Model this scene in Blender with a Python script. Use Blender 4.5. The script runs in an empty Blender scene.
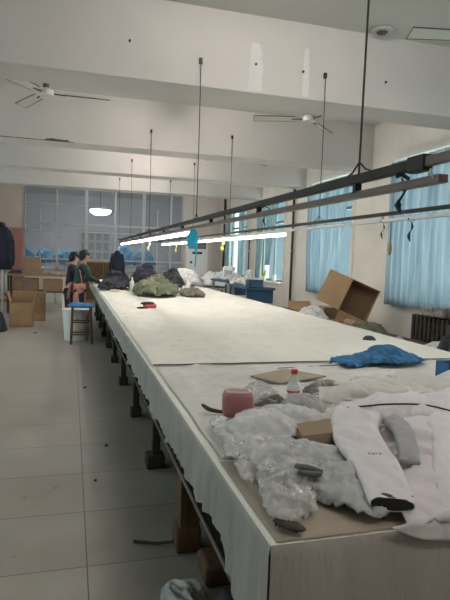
import bpy, bmesh, math, random
from mathutils import Vector, Matrix, noise
from math import radians as R, sin, cos, pi
random.seed(7)
SC = bpy.context.scene
COL = SC.collection

# ------------------------------------------------------------------ materials
MATS = {}
def mat(name, col, rough=.7, metal=0., var=.0, vscale=6., bump=0., bscale=30., emit=0., spec=.5, trans=0., col2=None, stretch=(1, 1, 1), detail=6., thresh=None, sheen=0., alpha=1., ior=1.45):
    if name in MATS: return MATS[name]
    m = bpy.data.materials.new(name); m.use_nodes = True
    nt = m.node_tree; b = nt.nodes['Principled BSDF']
    b.inputs['Base Color'].default_value = (*col, 1)
    b.inputs['Roughness'].default_value = rough
    b.inputs['Metallic'].default_value = metal
    b.inputs['Specular IOR Level'].default_value = spec
    b.inputs['Transmission Weight'].default_value = trans
    b.inputs['Alpha'].default_value = alpha
    b.inputs['IOR'].default_value = ior
    if sheen: b.inputs['Sheen Weight'].default_value = sheen
    if emit:
        b.inputs['Emission Color'].default_value = (*col, 1)
        b.inputs['Emission Strength'].default_value = emit
    if var or col2 or bump:
        tc = nt.nodes.new('ShaderNodeTexCoord')
        mp = nt.nodes.new('ShaderNodeMapping'); mp.inputs['Scale'].default_value = stretch
        nt.links.new(tc.outputs['Object'], mp.inputs['Vector'])
    if var or col2:
        n = nt.nodes.new('ShaderNodeTexNoise'); n.inputs['Scale'].default_value = vscale; n.inputs['Detail'].default_value = detail
        nt.links.new(mp.outputs['Vector'], n.inputs['Vector'])
        rp = nt.nodes.new('ShaderNodeValToRGB')
        c2 = col2 or tuple(max(0, c * (1 - var)) for c in col)
        lo, hi = thresh or (.35, .65)
        rp.color_ramp.elements[0].position = lo; rp.color_ramp.elements[1].position = hi
        rp.color_ramp.elements[0].color = (*c2, 1); rp.color_ramp.elements[1].color = (*col, 1)
        nt.links.new(n.outputs['Fac'], rp.inputs['Fac'])
        nt.links.new(rp.outputs['Color'], b.inputs['Base Color'])
    if bump:
        n2 = nt.nodes.new('ShaderNodeTexNoise'); n2.inputs['Scale'].default_value = bscale; n2.inputs['Detail'].default_value = 4
        nt.links.new(mp.outputs['Vector'], n2.inputs['Vector'])
        bp = nt.nodes.new('ShaderNodeBump'); bp.inputs['Strength'].default_value = bump; bp.inputs['Distance'].default_value = .02
        nt.links.new(n2.outputs['Fac'], bp.inputs['Height'])
        nt.links.new(bp.outputs['Normal'], b.inputs['Normal'])
    MATS[name] = m
    return m

def tile_mat():
    m = bpy.data.materials.new('floor_tiles'); m.use_nodes = True; nt = m.node_tree; b = nt.nodes['Principled BSDF']
    tc = nt.nodes.new('ShaderNodeTexCoord'); mp = nt.nodes.new('ShaderNodeMapping')
    mp.inputs['Location'].default_value = (-.09, -.275, 0)
    nt.links.new(tc.outputs['Object'], mp.inputs['Vector'])
    br = nt.nodes.new('ShaderNodeTexBrick'); br.offset = 0; br.squash = 1
    br.inputs['Scale'].default_value = 1; br.inputs['Brick Width'].default_value = 1.14; br.inputs['Row Height'].default_value = .57
    br.inputs['Mortar Size'].default_value = .0035; br.inputs['Mortar Smooth'].default_value = .3
    br.inputs['Color1'].default_value = (.40, .375, .335, 1); br.inputs['Color2'].default_value = (.36, .337, .30, 1)
    br.inputs['Mortar'].default_value = (.12, .10, .08, 1)
    nt.links.new(mp.outputs['Vector'], br.inputs['Vector'])
    n = nt.nodes.new('ShaderNodeTexNoise'); n.inputs['Scale'].default_value = 1.6; n.inputs['Detail'].default_value = 8
    nt.links.new(tc.outputs['Object'], n.inputs['Vector'])
    rp = nt.nodes.new('ShaderNodeValToRGB'); rp.color_ramp.elements[0].position = .3; rp.color_ramp.elements[1].position = .7
    rp.color_ramp.elements[0].color = (.78, .75, .72, 1); rp.color_ramp.elements[1].color = (1, 1, 1, 1)
    nt.links.new(n.outputs['Fac'], rp.inputs['Fac'])
    mx = nt.nodes.new('ShaderNodeMix'); mx.data_type = 'RGBA'; mx.blend_type = 'MULTIPLY'; mx.inputs['Factor'].default_value = 1
    nt.links.new(br.outputs['Color'], mx.inputs[6]); nt.links.new(rp.outputs['Color'], mx.inputs[7])
    # sparse scuffs and dirt specks
    n3 = nt.nodes.new('ShaderNodeTexNoise'); n3.inputs['Scale'].default_value = 9; n3.inputs['Detail'].default_value = 3
    nt.links.new(tc.outputs['Object'], n3.inputs['Vector'])
    r3 = nt.nodes.new('ShaderNodeValToRGB'); r3.color_ramp.elements[0].position = .70; r3.color_ramp.elements[1].position = .78
    r3.color_ramp.elements[0].color = (1, 1, 1, 1); r3.color_ramp.elements[1].color = (.45, .42, .38, 1)
    nt.links.new(n3.outputs['Fac'], r3.inputs['Fac'])
    m2 = nt.nodes.new('ShaderNodeMix'); m2.data_type = 'RGBA'; m2.blend_type = 'MULTIPLY'; m2.inputs['Factor'].default_value = 1
    nt.links.new(mx.outputs[2], m2.inputs[6]); nt.links.new(r3.outputs['Color'], m2.inputs[7])
    nt.links.new(m2.outputs[2], b.inputs['Base Color'])
    r2 = nt.nodes.new('ShaderNodeMapRange'); r2.inputs['To Min'].default_value = .24; r2.inputs['To Max'].default_value = .46
    nt.links.new(n.outputs['Fac'], r2.inputs['Value']); nt.links.new(r2.outputs[0], b.inputs['Roughness'])
    return m

def fabric_sheer(name, col, col2, amt=.5, vs=3., stretch=(6, 6, .6)):
    m = bpy.data.materials.new(name); m.use_nodes = True; nt = m.node_tree
    out = nt.nodes['Material Output']; b = nt.nodes['Principled BSDF']; b.inputs['Roughness'].default_value = .8
    tc = nt.nodes.new('ShaderNodeTexCoord'); mp = nt.nodes.new('ShaderNodeMapping'); mp.inputs['Scale'].default_value = stretch
    n = nt.nodes.new('ShaderNodeTexNoise'); n.inputs['Scale'].default_value = vs; n.inputs['Detail'].default_value = 5
    rp = nt.nodes.new('ShaderNodeValToRGB'); rp.color_ramp.elements[0].position = .35; rp.color_ramp.elements[1].position = .65
    rp.color_ramp.elements[0].color = (*col2, 1); rp.color_ramp.elements[1].color = (*col, 1)
    nt.links.new(tc.outputs['Object'], mp.inputs['Vector']); nt.links.new(mp.outputs['Vector'], n.inputs['Vector'])
    nt.links.new(n.outputs['Fac'], rp.inputs['Fac']); nt.links.new(rp.outputs['Color'], b.inputs['Base Color'])
    t = nt.nodes.new('ShaderNodeBsdfTranslucent'); nt.links.new(rp.outputs['Color'], t.inputs['Color'])
    ms = nt.nodes.new('ShaderNodeMixShader'); ms.inputs[0].default_value = amt
    nt.links.new(b.outputs[0], ms.inputs[1]); nt.links.new(t.outputs[0], ms.inputs[2])
    nt.links.new(ms.outputs[0], out.inputs['Surface'])
    return m

def plastic_film(name, col, clear=.55, rough=.2):
    m = bpy.data.materials.new(name); m.use_nodes = True; nt = m.node_tree
    out = nt.nodes['Material Output']; b = nt.nodes['Principled BSDF']
    b.inputs['Base Color'].default_value = (*col, 1); b.inputs['Roughness'].default_value = rough
    tc = nt.nodes.new('ShaderNodeTexCoord'); n2 = nt.nodes.new('ShaderNodeTexVoronoi'); n2.inputs['Scale'].default_value = 38
    bp = nt.nodes.new('ShaderNodeBump'); bp.inputs['Strength'].default_value = .7 if 'film' in name else .1; bp.inputs['Distance'].default_value = .012
    nt.links.new(tc.outputs['Object'], n2.inputs['Vector']); nt.links.new(n2.outputs['Distance'], bp.inputs['Height']); nt.links.new(bp.outputs['Normal'], b.inputs['Normal'])
    tr = nt.nodes.new('ShaderNodeBsdfTransparent')
    ms = nt.nodes.new('ShaderNodeMixShader'); ms.inputs[0].default_value = clear
    nt.links.new(b.outputs[0], ms.inputs[1]); nt.links.new(tr.outputs[0], ms.inputs[2])
    nt.links.new(ms.outputs[0], out.inputs['Surface'])
    return m

M = dict(
    wall=mat('wall_plaster', (.66, .62, .56), .9, var=.10, vscale=2.2, bump=.15, bscale=14),
    wallback=mat('back_wall_paint', (.74, .65, .59), .9, var=.08, vscale=2),
    ceil=mat('ceiling_paint', (.56, .54, .50), .9, var=.05, vscale=1.2),
    beam=mat('beam_paint', (.56, .53, .505), .9, var=.07, vscale=1.5, bump=.05, bscale=10),
    patch=mat('repair_plaster', (.64, .62, .60), .9, var=.06, vscale=5),
    alu=mat('aluminium', (.55, .55, .54), .4, .8, var=.1, vscale=8),
    frame=mat('window_frame_metal', (.50, .50, .50), .5, .3),
    sideframe=mat('grey_green_window_frame', (.22, .25, .25), .5, .2),
    darksteel=mat('dark_steel', (.045, .038, .032), .5, .6, var=.3, vscale=9),
    brownrail=mat('brown_rail_metal', (.20, .155, .14), .5, .4, var=.25, vscale=8, stretch=(4, .6, 4)),
    wire=mat('dark_wire', (.03, .028, .025), .6),
    wood=mat('worn_wood', (.16, .085, .045), .7, var=.45, vscale=5, stretch=(8, 8, 1), bump=.2),
    darkwood=mat('dark_wood', (.06, .04, .03), .7, var=.4, vscale=5, stretch=(8, 8, 1)),
    card=mat('cardboard', (.42, .27, .15), .85, var=.14, vscale=4, bump=.05),
    carddark=mat('cardboard_brown', (.30, .19, .11), .85, var=.18, vscale=4),
    white=mat('white_plastic', (.75, .75, .73), .4),
    cloth=mat('table_cloth', (.80, .77, .695), .8, var=.06, vscale=3, bump=.25, bscale=9, sheen=.1),
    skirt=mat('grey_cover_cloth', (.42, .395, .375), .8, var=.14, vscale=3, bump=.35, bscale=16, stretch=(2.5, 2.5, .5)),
    lens=mat('tube_light', (1, .96, .90), .5, emit=9),
    black=mat('black_plastic', (.015, .015, .017), .5),
    navy=mat('navy_fabric', (.022, .026, .045), .85, var=.5, vscale=9, bump=.5, bscale=14),
    charcoal=mat('charcoal_fabric', (.05, .052, .062), .85, var=.5, vscale=8, bump=.5, bscale=14),
    olive=mat('olive_fabric', (.19, .20, .13), .85, var=.35, vscale=8, bump=.4, bscale=14),
    pinkmetal=mat('pink_lacquer', (.42, .165, .17), .35, var=.12, vscale=12),
    blue=mat('blue_plastic', (.03, .14, .34), .5, var=.2, vscale=9),
    bluecloth=mat('blue_fabric', (.045, .19, .38), .85, var=.4, vscale=14, bump=.4, bscale=20),
    jacket=mat('white_jacket_fabric', (.80, .745, .765), .75, var=.05, vscale=9, bump=.3, bscale=18),
    greyfab=mat('pale_grey_fabric', (.56, .57, .56), .7, var=.14, vscale=10, bump=.35, bscale=18),
    whitefab=mat('white_fabric', (.68, .67, .66), .75, var=.08, vscale=9, bump=.35, bscale=18),
    skin=mat('skin', (.50, .30, .21), .6),
    hair=mat('black_hair', (.012, .010, .010), .5, bump=.5, bscale=60),
    red=mat('red_plastic', (.55, .04, .04), .4),
    pinkcurtain=mat('pink_board', (.44, .21, .20), .7, var=.12, vscale=2, stretch=(5, 5, .5)),
    lightpink=mat('light_pink_cloth', (.66, .42, .42), .8, var=.1, vscale=3, stretch=(5, 5, .5)),
    iron=mat('cast_iron', (.07, .055, .045), .55, .3, var=.3, vscale=10),
    kraft=mat('kraft_paper', (.42, .36, .29), .8, var=.1, vscale=4, bump=.1),
    blade=mat('fan_blade', (.58, .56, .50), .45, .1),
    bladedark=mat('fan_metal_dark', (.10, .095, .085), .5, .5),
    concrete=mat('dark_block', (.06, .05, .045), .9, var=.3, vscale=9, bump=.3),
    cyan=mat('cyan_plastic', (.04, .50, .72), .35),
    yellow=mat('yellow_paper', (.75, .68, .22), .7),
    beyond=mat('beyond_room_paint', (.60, .61, .63), .9, var=.1, vscale=1),
    tarp=mat('blue_tarp', (.16, .52, .82), .5, var=.45, vscale=5, bump=.6, bscale=7),
)
M['tile'] = tile_mat()
M['curtain'] = fabric_sheer('pale_blue_curtain', (.25, .30, .325), (.14, .185, .225), .5, 2.2, (5, 5, .35))
M['greencurtain'] = fabric_sheer('grey_green_curtain', (.20, .26, .27), (.12, .17, .18), .4)
M['film'] = plastic_film('clear_film', (.80, .79, .77), .58, .16)
M['bagfilm'] = plastic_film('milky_film', (.80, .79, .79), .35, .2)
M['bottle'] = plastic_film('bottle_plastic', (.72, .75, .76), .60, .08)
gm = bpy.data.materials.new('window_glass'); gm.use_nodes = True
_n = gm.node_tree; _b = _n.nodes['Principled BSDF']; _b.inputs['Base Color'].default_value = (.42, .45, .50, 1); _b.inputs['Roughness'].default_value = .12
_t = _n.nodes.new('ShaderNodeBsdfTransparent'); _t.inputs['Color'].default_value = (.9, .93, .96, 1)
_g = _n.nodes.new('ShaderNodeMixShader'); _g.inputs[0].default_value = .87
_n.links.new(_b.outputs[0], _g.inputs[1]); _n.links.new(_t.outputs[0], _g.inputs[2]); _n.links.new(_g.outputs[0], _n.nodes['Material Output'].inputs['Surface'])
_r = _n.nodes.new('ShaderNodeBsdfRefraction'); _r.inputs['IOR'].default_value = 1.02; _r.inputs['Roughness'].default_value = .55
_g2 = _n.nodes.new('ShaderNodeMixShader'); _g2.inputs[0].default_value = .18
_n.links.new(_t.outputs[0], _g2.inputs[1]); _n.links.new(_r.outputs[0], _g2.inputs[2]); _n.links.new(_g2.outputs[0], _g.inputs[2])
M['glass'] = gm
og = bpy.data.materials.new('outer_glass'); og.use_nodes = True
_n = og.node_tree; _b = _n.nodes['Principled BSDF']; _b.inputs['Base Color'].default_value = (.5, .6, .65, 1); _b.inputs['Roughness'].default_value = .1
_t = _n.nodes.new('ShaderNodeBsdfTransparent'); _t.inputs['Color'].default_value = (.78, .91, .94, 1)
_g = _n.nodes.new('ShaderNodeMixShader'); _g.inputs[0].default_value = .92
_n.links.new(_b.outputs[0], _g.inputs[1]); _n.links.new(_t.outputs[0], _g.inputs[2]); _n.links.new(_g.outputs[0], _n.nodes['Material Output'].inputs['Surface'])
M['outglass'] = og

# ------------------------------------------------------------------ mesh builder
class B:
    def __init__(s): s.bm = bmesh.new()
    def box(s, c, d, rot=None, bev=0.):
        r = bmesh.ops.create_cube(s.bm, size=1)
        vs = r['verts']
        for v in vs: v.co = Vector((v.co.x * d[0], v.co.y * d[1], v.co.z * d[2]))
        if bev:
            es = list({e for v in vs for e in v.link_edges})
            rr = bmesh.ops.bevel(s.bm, geom=es, offset=bev, segments=2, affect='EDGES', profile=.5)
            vs = list({v for f in rr['faces'] for v in f.verts} | {v for v in vs if v.is_valid})
        if rot is not None:
            mm = rot.to_matrix() if hasattr(rot, 'to_matrix') else rot
            for v in vs: v.co = mm @ v.co
        for v in vs: v.co += Vector(c)
        return s
    def bx(s, x0, x1, y0, y1, z0, z1, bev=0.):
        return s.box(((x0 + x1) / 2, (y0 + y1) / 2, (z0 + z1) / 2), (abs(x1 - x0), abs(y1 - y0), abs(z1 - z0)), bev=bev)
    def ring_loft(s, rings, caps=True, closed=True):
        vv = [[s.bm.verts.new(p) for p in rg] for rg in rings]
        n = len(vv[0])
        for a, b in zip(vv, vv[1:]):
            for i in range(n if closed else n - 1):
                j = (i + 1) % n
                s.bm.faces.new((a[i], a[j], b[j], b[i]))
        if caps and closed:
            s.bm.faces.new(vv[0][::-1]); s.bm.faces.new(vv[-1])
        return s
    def tube(s, path, rad, seg=10, flat=1., wr=0., seed=0, caps=True):
        path = [Vector(p) for p in path]
        if not isinstance(rad, (list, tuple)): rad = [rad] * len(path)
        rings = []
        for i, p in enumerate(path):
            t = (path[min(i + 1, len(path) - 1)] - path[max(i - 1, 0)]).normalized()
            up = Vector((0, 0, 1)) if abs(t.z) < .95 else Vector((0, 1, 0))
            a = t.cross(up).normalized(); b = a.cross(t).normalized()
            ring = []
            for k in range(seg):
                th = 2 * pi * k / seg
                r = rad[i]
                if wr:
                    q = Vector((p.x * 9 + seed, p.y * 9, th * .8))
                    r *= 1 + wr * (noise.noise(q) + .5 * noise.noise(q * 2.3))
                ring.append(p + a * cos(th) * r + b * sin(th) * r * flat)
            rings.append(ring)
        return s.ring_loft(rings, caps)
    def cyl(s, p0, p1, r, seg=12, r1=None): return s.tube([p0, p1], [r, r if r1 is None else r1], seg)
    def lathe(s, prof, c=(0, 0, 0), seg=24):
        rings = [[Vector((c[0] + r * cos(2 * pi * k / seg), c[1] + r * sin(2 * pi * k / seg), c[2] + z)) for k in range(seg)] for r, z in prof]
        return s.ring_loft(rings)
    def ell(s, c, d, rot=None, sub=2):
        r = bmesh.ops.create_icosphere(s.bm, subdivisions=sub, radius=1)
        for v in r['verts']:
            q = Vector((v.co.x * d[0], v.co.y * d[1], v.co.z * d[2]))
            if rot is not None: q = rot.to_matrix() @ q
            v.co = q + Vector(c)
        return s
    def prism(s, pts, z0, z1):
        a = [s.bm.verts.new((x, y, z0)) for x, y in pts]; b = [s.bm.verts.new((x, y, z1)) for x, y in pts]
        n = len(a); s.bm.faces.new(a[::-1]); s.bm.faces.new(b)
        for i in range(n): s.bm.faces.new((a[i], a[(i + 1) % n], b[(i + 1) % n], b[i]))
        return s
    def grid(s, f, nu, nv, thick=None):
        vv = [[s.bm.verts.new(f(i / nu, j / nv)) for j in range(nv + 1)] for i in range(nu + 1)]
        for i in range(nu):
            for j in range(nv): s.bm.faces.new((vv[i][j], vv[i + 1][j], vv[i + 1][j + 1], vv[i][j + 1]))
        return s
    def done(s, name, m, parent=None, smooth=False, loc=None, solid=0., kind=None):
        bmesh.ops.recalc_face_normals(s.bm, faces=s.bm.faces)
        me = bpy.data.meshes.new(name); s.bm.to_mesh(me); s.bm.free()
        if smooth:
            for p in me.polygons: p.use_smooth = True
        me.materials.append(m)
        o = bpy.data.objects.new(name, me); COL.objects.link(o)
        if parent is not None: o.parent = parent
        if loc is not None: o.location = loc
        if solid:
            md = o.modifiers.new('thickness', 'SOLIDIFY'); md.thickness = solid; md.offset = 0
        if kind: o['kind'] = kind
        return o

def sm(o, ang=40):
    # smooth shading with sharp edges kept
    me = o.data
    for p in me.polygons: p.use_smooth = True
    bm = bmesh.new(); bm.from_mesh(me)
    for e in bm.edges:
        if len(e.link_faces) == 2 and e.calc_face_angle(0) > R(ang): e.smooth = False
    bm.to_mesh(me); bm.free()
    return o

def tag(o, label=None, cat=None, group=None, kind=None):
    if label: o['label'] = label
    if cat: o['category'] = cat
    if group: o['group'] = group
    if kind: o['kind'] = kind
    return o
def thing(name, label, cat, loc=(0, 0, 0), rot=(0, 0, 0), group=None):
    o = bpy.data.objects.new(name, None); COL.objects.link(o); o.empty_display_size = .1
    o.location = loc; o.rotation_euler = rot
    return tag(o, label, cat, group)
def solo(b, name, m, label, cat, group=None, kind=None, smooth=False, solid=0.):
    """a one-mesh thing built in world coordinates, its origin moved to the base"""
    vs = b.bm.verts
    lo = Vector((min(v.co.x for v in vs), min(v.co.y for v in vs), min(v.co.z for v in vs)))
    hi = Vector((max(v.co.x for v in vs), max(v.co.y for v in vs), 0))
    c = Vector(((lo.x + hi.x) / 2, (lo.y + hi.y) / 2, lo.z))
    for v in vs: v.co -= c
    o = b.done(name, m, None, smooth, c, solid)
    return tag(o, label, cat, group, kind)
def copy_tree(o, loc=None, rot=None, label=None, parent=None):
    c = o.copy(); COL.objects.link(c)
    if parent is not None: c.parent = parent
    for ch in list(o.children): copy_tree(ch, parent=c)
    if loc is not None: c.location = loc
    if rot is not None: c.rotation_euler = rot
    if label: c['label'] = label
    return c
def struct(b, name, m, parent=None, smooth=False):
    o = b.done(name, m, parent, smooth)
    if parent is None: o['kind'] = 'structure'
    return o

def ridge(x, y, s=1., seed=0., ang=0.):
    ca, sa = cos(ang), sin(ang)
    u, v = (x * ca + y * sa) * s, (-x * sa + y * ca) * s * .28
    n = noise.noise(Vector((u + seed, v, seed * .7)))
    return 1 - min(1, abs(n) * 3.2)
def crinkle(x, y, s, seed):
    wx = x + .35 / s * noise.noise(Vector((x * s * .5, y * s * .5, seed + 31)))
    wy = y + .35 / s * noise.noise(Vector((x * s * .5, y * s * .5, seed + 47)))
    h = 0; a = 1; t = 0
    for k in range(3):
        r = ridge(wx, wy, s * (1.75 ** k), seed + 11 * k, seed + k * .55)
        h += a * (r * r * (3 - 2 * r)) * (.45 + .55 * (.5 + noise.noise(Vector((x * s * .6, y * s * .6, seed + k))))); t += a; a *= .5
    return h / t
def smooth_outline(pts, n):
    m = len(pts); out = []
    for k in range(n):
        t = k / n * m; i = int(t); f = t - i
        p0, p1, p2, p3 = [Vector(pts[(i + d) % m]) for d in (-1, 0, 1, 2)]
        out.append(.5 * ((2 * p1) + (p2 - p0) * f + (2 * p0 - 5 * p1 + 4 * p2 - p3) * f * f + (3 * p1 - p0 - 3 * p2 + p3) * f ** 3))
    return out
def heap(pts, z0, h, seed, s=10., amp=.6, nth=72, nr=18, edge=.35, dome=.5, rag=.0, base=.004):
    """a crumpled pile of soft stuff lying on z0 inside a closed outline"""
    b = B(); c = Vector((sum(p[0] for p in pts) / len(pts), sum(p[1] for p in pts) / len(pts)))
    ol = smooth_outline(pts, nth)
    if rag:
        ol = [c + (p - c) * (1 + rag * noise.noise(Vector((p.x * 14, p.y * 14, seed)))) for p in ol]
    rings = []
    for j in range(nr, 0, -1):
        f = j / nr; ring = []
        for p in ol:
            q = c + (p - c) * f
            e = min(1, (1 - f) / edge) ** .6
            hh = base + e * h * ((1 - amp) * (dome + (1 - dome) * (1 - f * f)) + amp * crinkle(q.x, q.y, s, seed))
            ring.append(Vector((q.x, q.y, z0 + hh)))
        rings.append(ring)
    bm = b.bm
    low = [bm.verts.new((p.x, p.y, z0)) for p in ol]
    vv = [low] + [[bm.verts.new(p) for p in rg] for rg in rings]
    n = nth
    for a, d in zip(vv, vv[1:]):
        for i in range(n): bm.faces.new((a[i], a[(i + 1) % n], d[(i + 1) % n], d[i]))
    top = bm.verts.new((c.x, c.y, z0 + base + h * ((1 - amp) * 1 + amp * crinkle(c.x, c.y, s, seed))))
    for i in range(n): bm.faces.new((vv[-1][i], vv[-1][(i + 1) % n], top))
    bm.faces.new(low[::-1])
    return b
PENDING = []
def draped(name, pts, z0, h, seed, m, label=None, cat=None, group=None, shrink=-.3, cell=None, s=6., parent=None, thick=.002, pin=.5, loft=.7, amp=.35, drop=.012, bend=.03):
    """a real sheet of cloth, larger than its outline, settled in folds over a hump and baked to a mesh"""
    from mathutils.geometry import delaunay_2d_cdt
    rnd = random.Random(seed)
    xs = [p[0] for p in pts]; ys = [p[1] for p in pts]
    size = max(max(xs) - min(xs), max(ys) - min(ys)); cell = cell or size / 50
    per = sum((Vector(a) - Vector(b)).length for a, b in zip(pts, pts[1:] + pts[:1]))
    ol = smooth_outline(pts, max(24, int(per / cell / 1.1)))
    c = Vector((sum(p.x for p in ol) / len(ol), sum(p.y for p in ol) / len(ol)))
    ol = [c + (p - c) * (1 + .05 * noise.noise(Vector((p.x * 5 / size, p.y * 5 / size, seed)))) for p in ol]
    inner = []
    def inside(q):
        r = False; j = len(ol) - 1
        for i in range(len(ol)):
            a, b = ol[i], ol[j]
            if (a.y > q.y) != (b.y > q.y) and q.x < (b.x - a.x) * (q.y - a.y) / (b.y - a.y) + a.x: r = not r
            j = i
        return r
    y = min(ys); row = 0
    while y < max(ys):
        x = min(xs) + (cell / 2 if row % 2 else 0)
        while x < max(xs):
            q = Vector((x + rnd.uniform(-.1, .1) * cell, y + rnd.uniform(-.1, .1) * cell))
            if inside(q) and min((q - p).length for p in ol) > cell * .55: inner.append(q)
            x += cell
        y += cell * .87; row += 1
    vs = ol + inner; n = len(ol)
    res = delaunay_2d_cdt(vs, [(i, (i + 1) % n) for i in range(n)], [], 1, 1e-5)
    vv, ff = res[0], res[2]
    base = heap(pts, z0, h * loft, seed, s, amp, 60, 14, .45)
    from mathutils.bvhtree import BVHTree
    bmesh.ops.recalc_face_normals(base.bm, faces=base.bm.faces)
    tree = BVHTree.FromBMesh(base.bm)
    prox = base.done(name + '_form', m); 
    co = []
    for v in vv:
        hit = tree.ray_cast(Vector((v.x, v.y, z0 + 3)), Vector((0, 0, -1)))
        z = hit[0].z if hit[0] else z0
        co.append((v.x, v.y, max(z, z0) + drop * (.4 + .6 * rnd.random()) * (1 + noise.noise(Vector((v.x * 4 / size, v.y * 4 / size, seed + 2))))))
    me = bpy.data.meshes.new(name); me.from_pydata(co, [], [list(f) for f in ff]); me.materials.append(m)
    o = bpy.data.objects.new(name, me); COL.objects.link(o)
    vg = o.vertex_groups.new(name='pin')
    bd = [i for i, v in enumerate(vv) if min((v - p).length for p in ol) < cell * .2]
    for i in bd:
        if noise.noise(Vector((vv[i].x * 14 / size, vv[i].y * 14 / size, seed + 5))) < (pin - .5) * 1.2: vg.add([i], .7, 'REPLACE')
    prox.modifiers.new('c', 'COLLISION'); prox.collision.thickness_outer = .003; prox.collision.cloth_friction = 40
    md = o.modifiers.new('cloth', 'CLOTH'); st = md.settings
    k = size / .4
    st.quality = 6; st.mass = .12; st.tension_stiffness = 15; st.compression_stiffness = 15; st.shear_stiffness = 6; st.bending_stiffness = bend
    st.shrink_min = shrink; st.shrink_max = shrink; st.air_damping = 4; st.vertex_group_mass = 'pin'
    cs = md.collision_settings; cs.distance_min = min(.004, cell * .4); cs.use_self_collision = True; cs.self_distance_min = min(.003, cell * .35); cs.collision_quality = 2
    md.point_cache.frame_end = 60
    o.parent = None
    PENDING.append((o, prox, z0, thick, parent))
    if label: tag(o, label, cat, group)
    return o
def settle(frames=22):
    """run the cloth for all sheets at once, then keep only the resulting meshes"""
    b = B(); b.bx(-10, 10, -10, 30, TZ - .3, TZ + .008); tbl = b.done('table_form', M['cloth'])
    tbl.modifiers.new('c', 'COLLISION'); tbl.collision.thickness_outer = .002; tbl.collision.cloth_friction = 40
    for f in range(1, frames + 1): SC.frame_set(f)
    dg = bpy.context.evaluated_depsgraph_get()
    for o, prox, z0, thick, parent in PENDING:
        me = bpy.data.meshes.new_from_object(o.evaluated_get(dg)); old = o.data
        o.modifiers.clear(); o.vertex_groups.clear(); o.data = me
        lo = min(v.co.z for v in me.vertices)
        cx_ = sum(v.co.x for v in me.vertices) / len(me.vertices); cy_ = sum(v.co.y for v in me.vertices) / len(me.vertices)
        dz = z0 - lo + .002
        off = Vector((cx_, cy_, lo)) if parent is None else Vector((0, 0, -dz))
        for v in me.vertices: v.co -= off
        if parent is None: o.location = (cx_, cy_, z0 + .002)
        else: o.parent = parent
        for p in me.polygons: p.use_smooth = True
        sd = o.modifiers.new('thickness', 'SOLIDIFY'); sd.thickness = thick; sd.offset = 1
        bpy.data.objects.remove(prox)
    bpy.data.objects.remove(tbl)
    SC.frame_set(1)
def path_smooth(pts, n):
    out = []; m = len(pts)
    for k in range(n + 1):
        t = k / n * (m - 1); i = min(int(t), m - 2); f = t - i
        P = [Vector(pts[max(0, min(m - 1, i + d))]) for d in (-1, 0, 1, 2)]
        p0, p1, p2, p3 = P
        out.append(.5 * ((2 * p1) + (p2 - p0) * f + (2 * p0 - 5 * p1 + 4 * p2 - p3) * f * f + (3 * p1 - p0 - 3 * p2 + p3) * f ** 3))
    return out

# ------------------------------------------------------------------ dimensions
WX = 4.8; BY = 17.5; CZ = 3.75; LX = -3.6; RY = -3.2
BEAMS = [(4.95, 5.42), (8.12, 8.58), (10.75, 11.2), (13.5, 13.95)]
BZ = 3.05

# ------------------------------------------------------------------ setting
struct(B().bx(LX - .3, WX + .3, RY, BY + 5.2, -.2, 0), 'floor', M['tile'])
struct(B().bx(LX - .3, WX + .3, RY, BY + 5.2, CZ, CZ + .2), 'ceiling', M['ceil'])
for k, (y0, y1) in enumerate(BEAMS):
    t = struct(B().bx(LX, WX, y0, y1, BZ, CZ), 'trim_%d' % (k + 1), M['beam'])
    if k == 1:
        # a dark strip along the lower edge, standing in for a far fan blade
        b = B(); xs_ = [-1.3 + i * .028 for i in range(48)]
        lo_ = [b.bm.verts.new((x, y0 - .004, BZ - .004)) for x in xs_]
        hi_ = [b.bm.verts.new((x, y0 - .004, BZ + .004 + (.035 if x > -.35 else .008) * abs(noise.noise(Vector((x * 9, 0, 4)))) + (.02 if -.35 < x < -.05 else 0))) for x in xs_]
        for i in range(47): b.bm.faces.new((lo_[i], lo_[i + 1], hi_[i + 1], hi_[i]))
        b.done('dark_edge_mark', M['bladedark'], t)
    if k == 0:
        # pale repair stripes and old bolt holes in the plaster of the nearest beam
        b = B()
        for x, z0, z1, w in ((1.64, BZ + .02, 3.50, .14), (2.15, BZ + .02, 3.52, .07)):
            nn = 14
            L = [Vector((x - w / 2 * (1 + .35 * noise.noise(Vector((i * .7, x, 0)))) * (1 - .45 * (i / nn) ** 3), y0 - .003, z0 + (z1 - z0) * i / nn)) for i in range(nn + 1)]
            Rr = [Vector((x + w / 2 * (1 + .35 * noise.noise(Vector((i * .7, x, 9)))) * (1 - .45 * (i / nn) ** 3), y0 - .003, z0 + (z1 - z0) * i / nn)) for i in range(nn + 1)]
            v1 = [b.bm.verts.new(p) for p in L]; v2 = [b.bm.verts.new(p) for p in Rr]
            for i in range(nn): b.bm.faces.new((v1[i], v2[i], v2[i + 1], v1[i + 1]))
        b.done('repair_stripe', M['patch'], t)
        b = B()
        for x, z in ((.47, 3.36), (1.64, 3.31), (2.12, 3.3), (3.02, 3.31)):
            b.cyl((x, y0 - .012, z), (x, y0 + .002, z), .012, 8)
        b.done('bolt_hole', M['black'], t)

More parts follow.
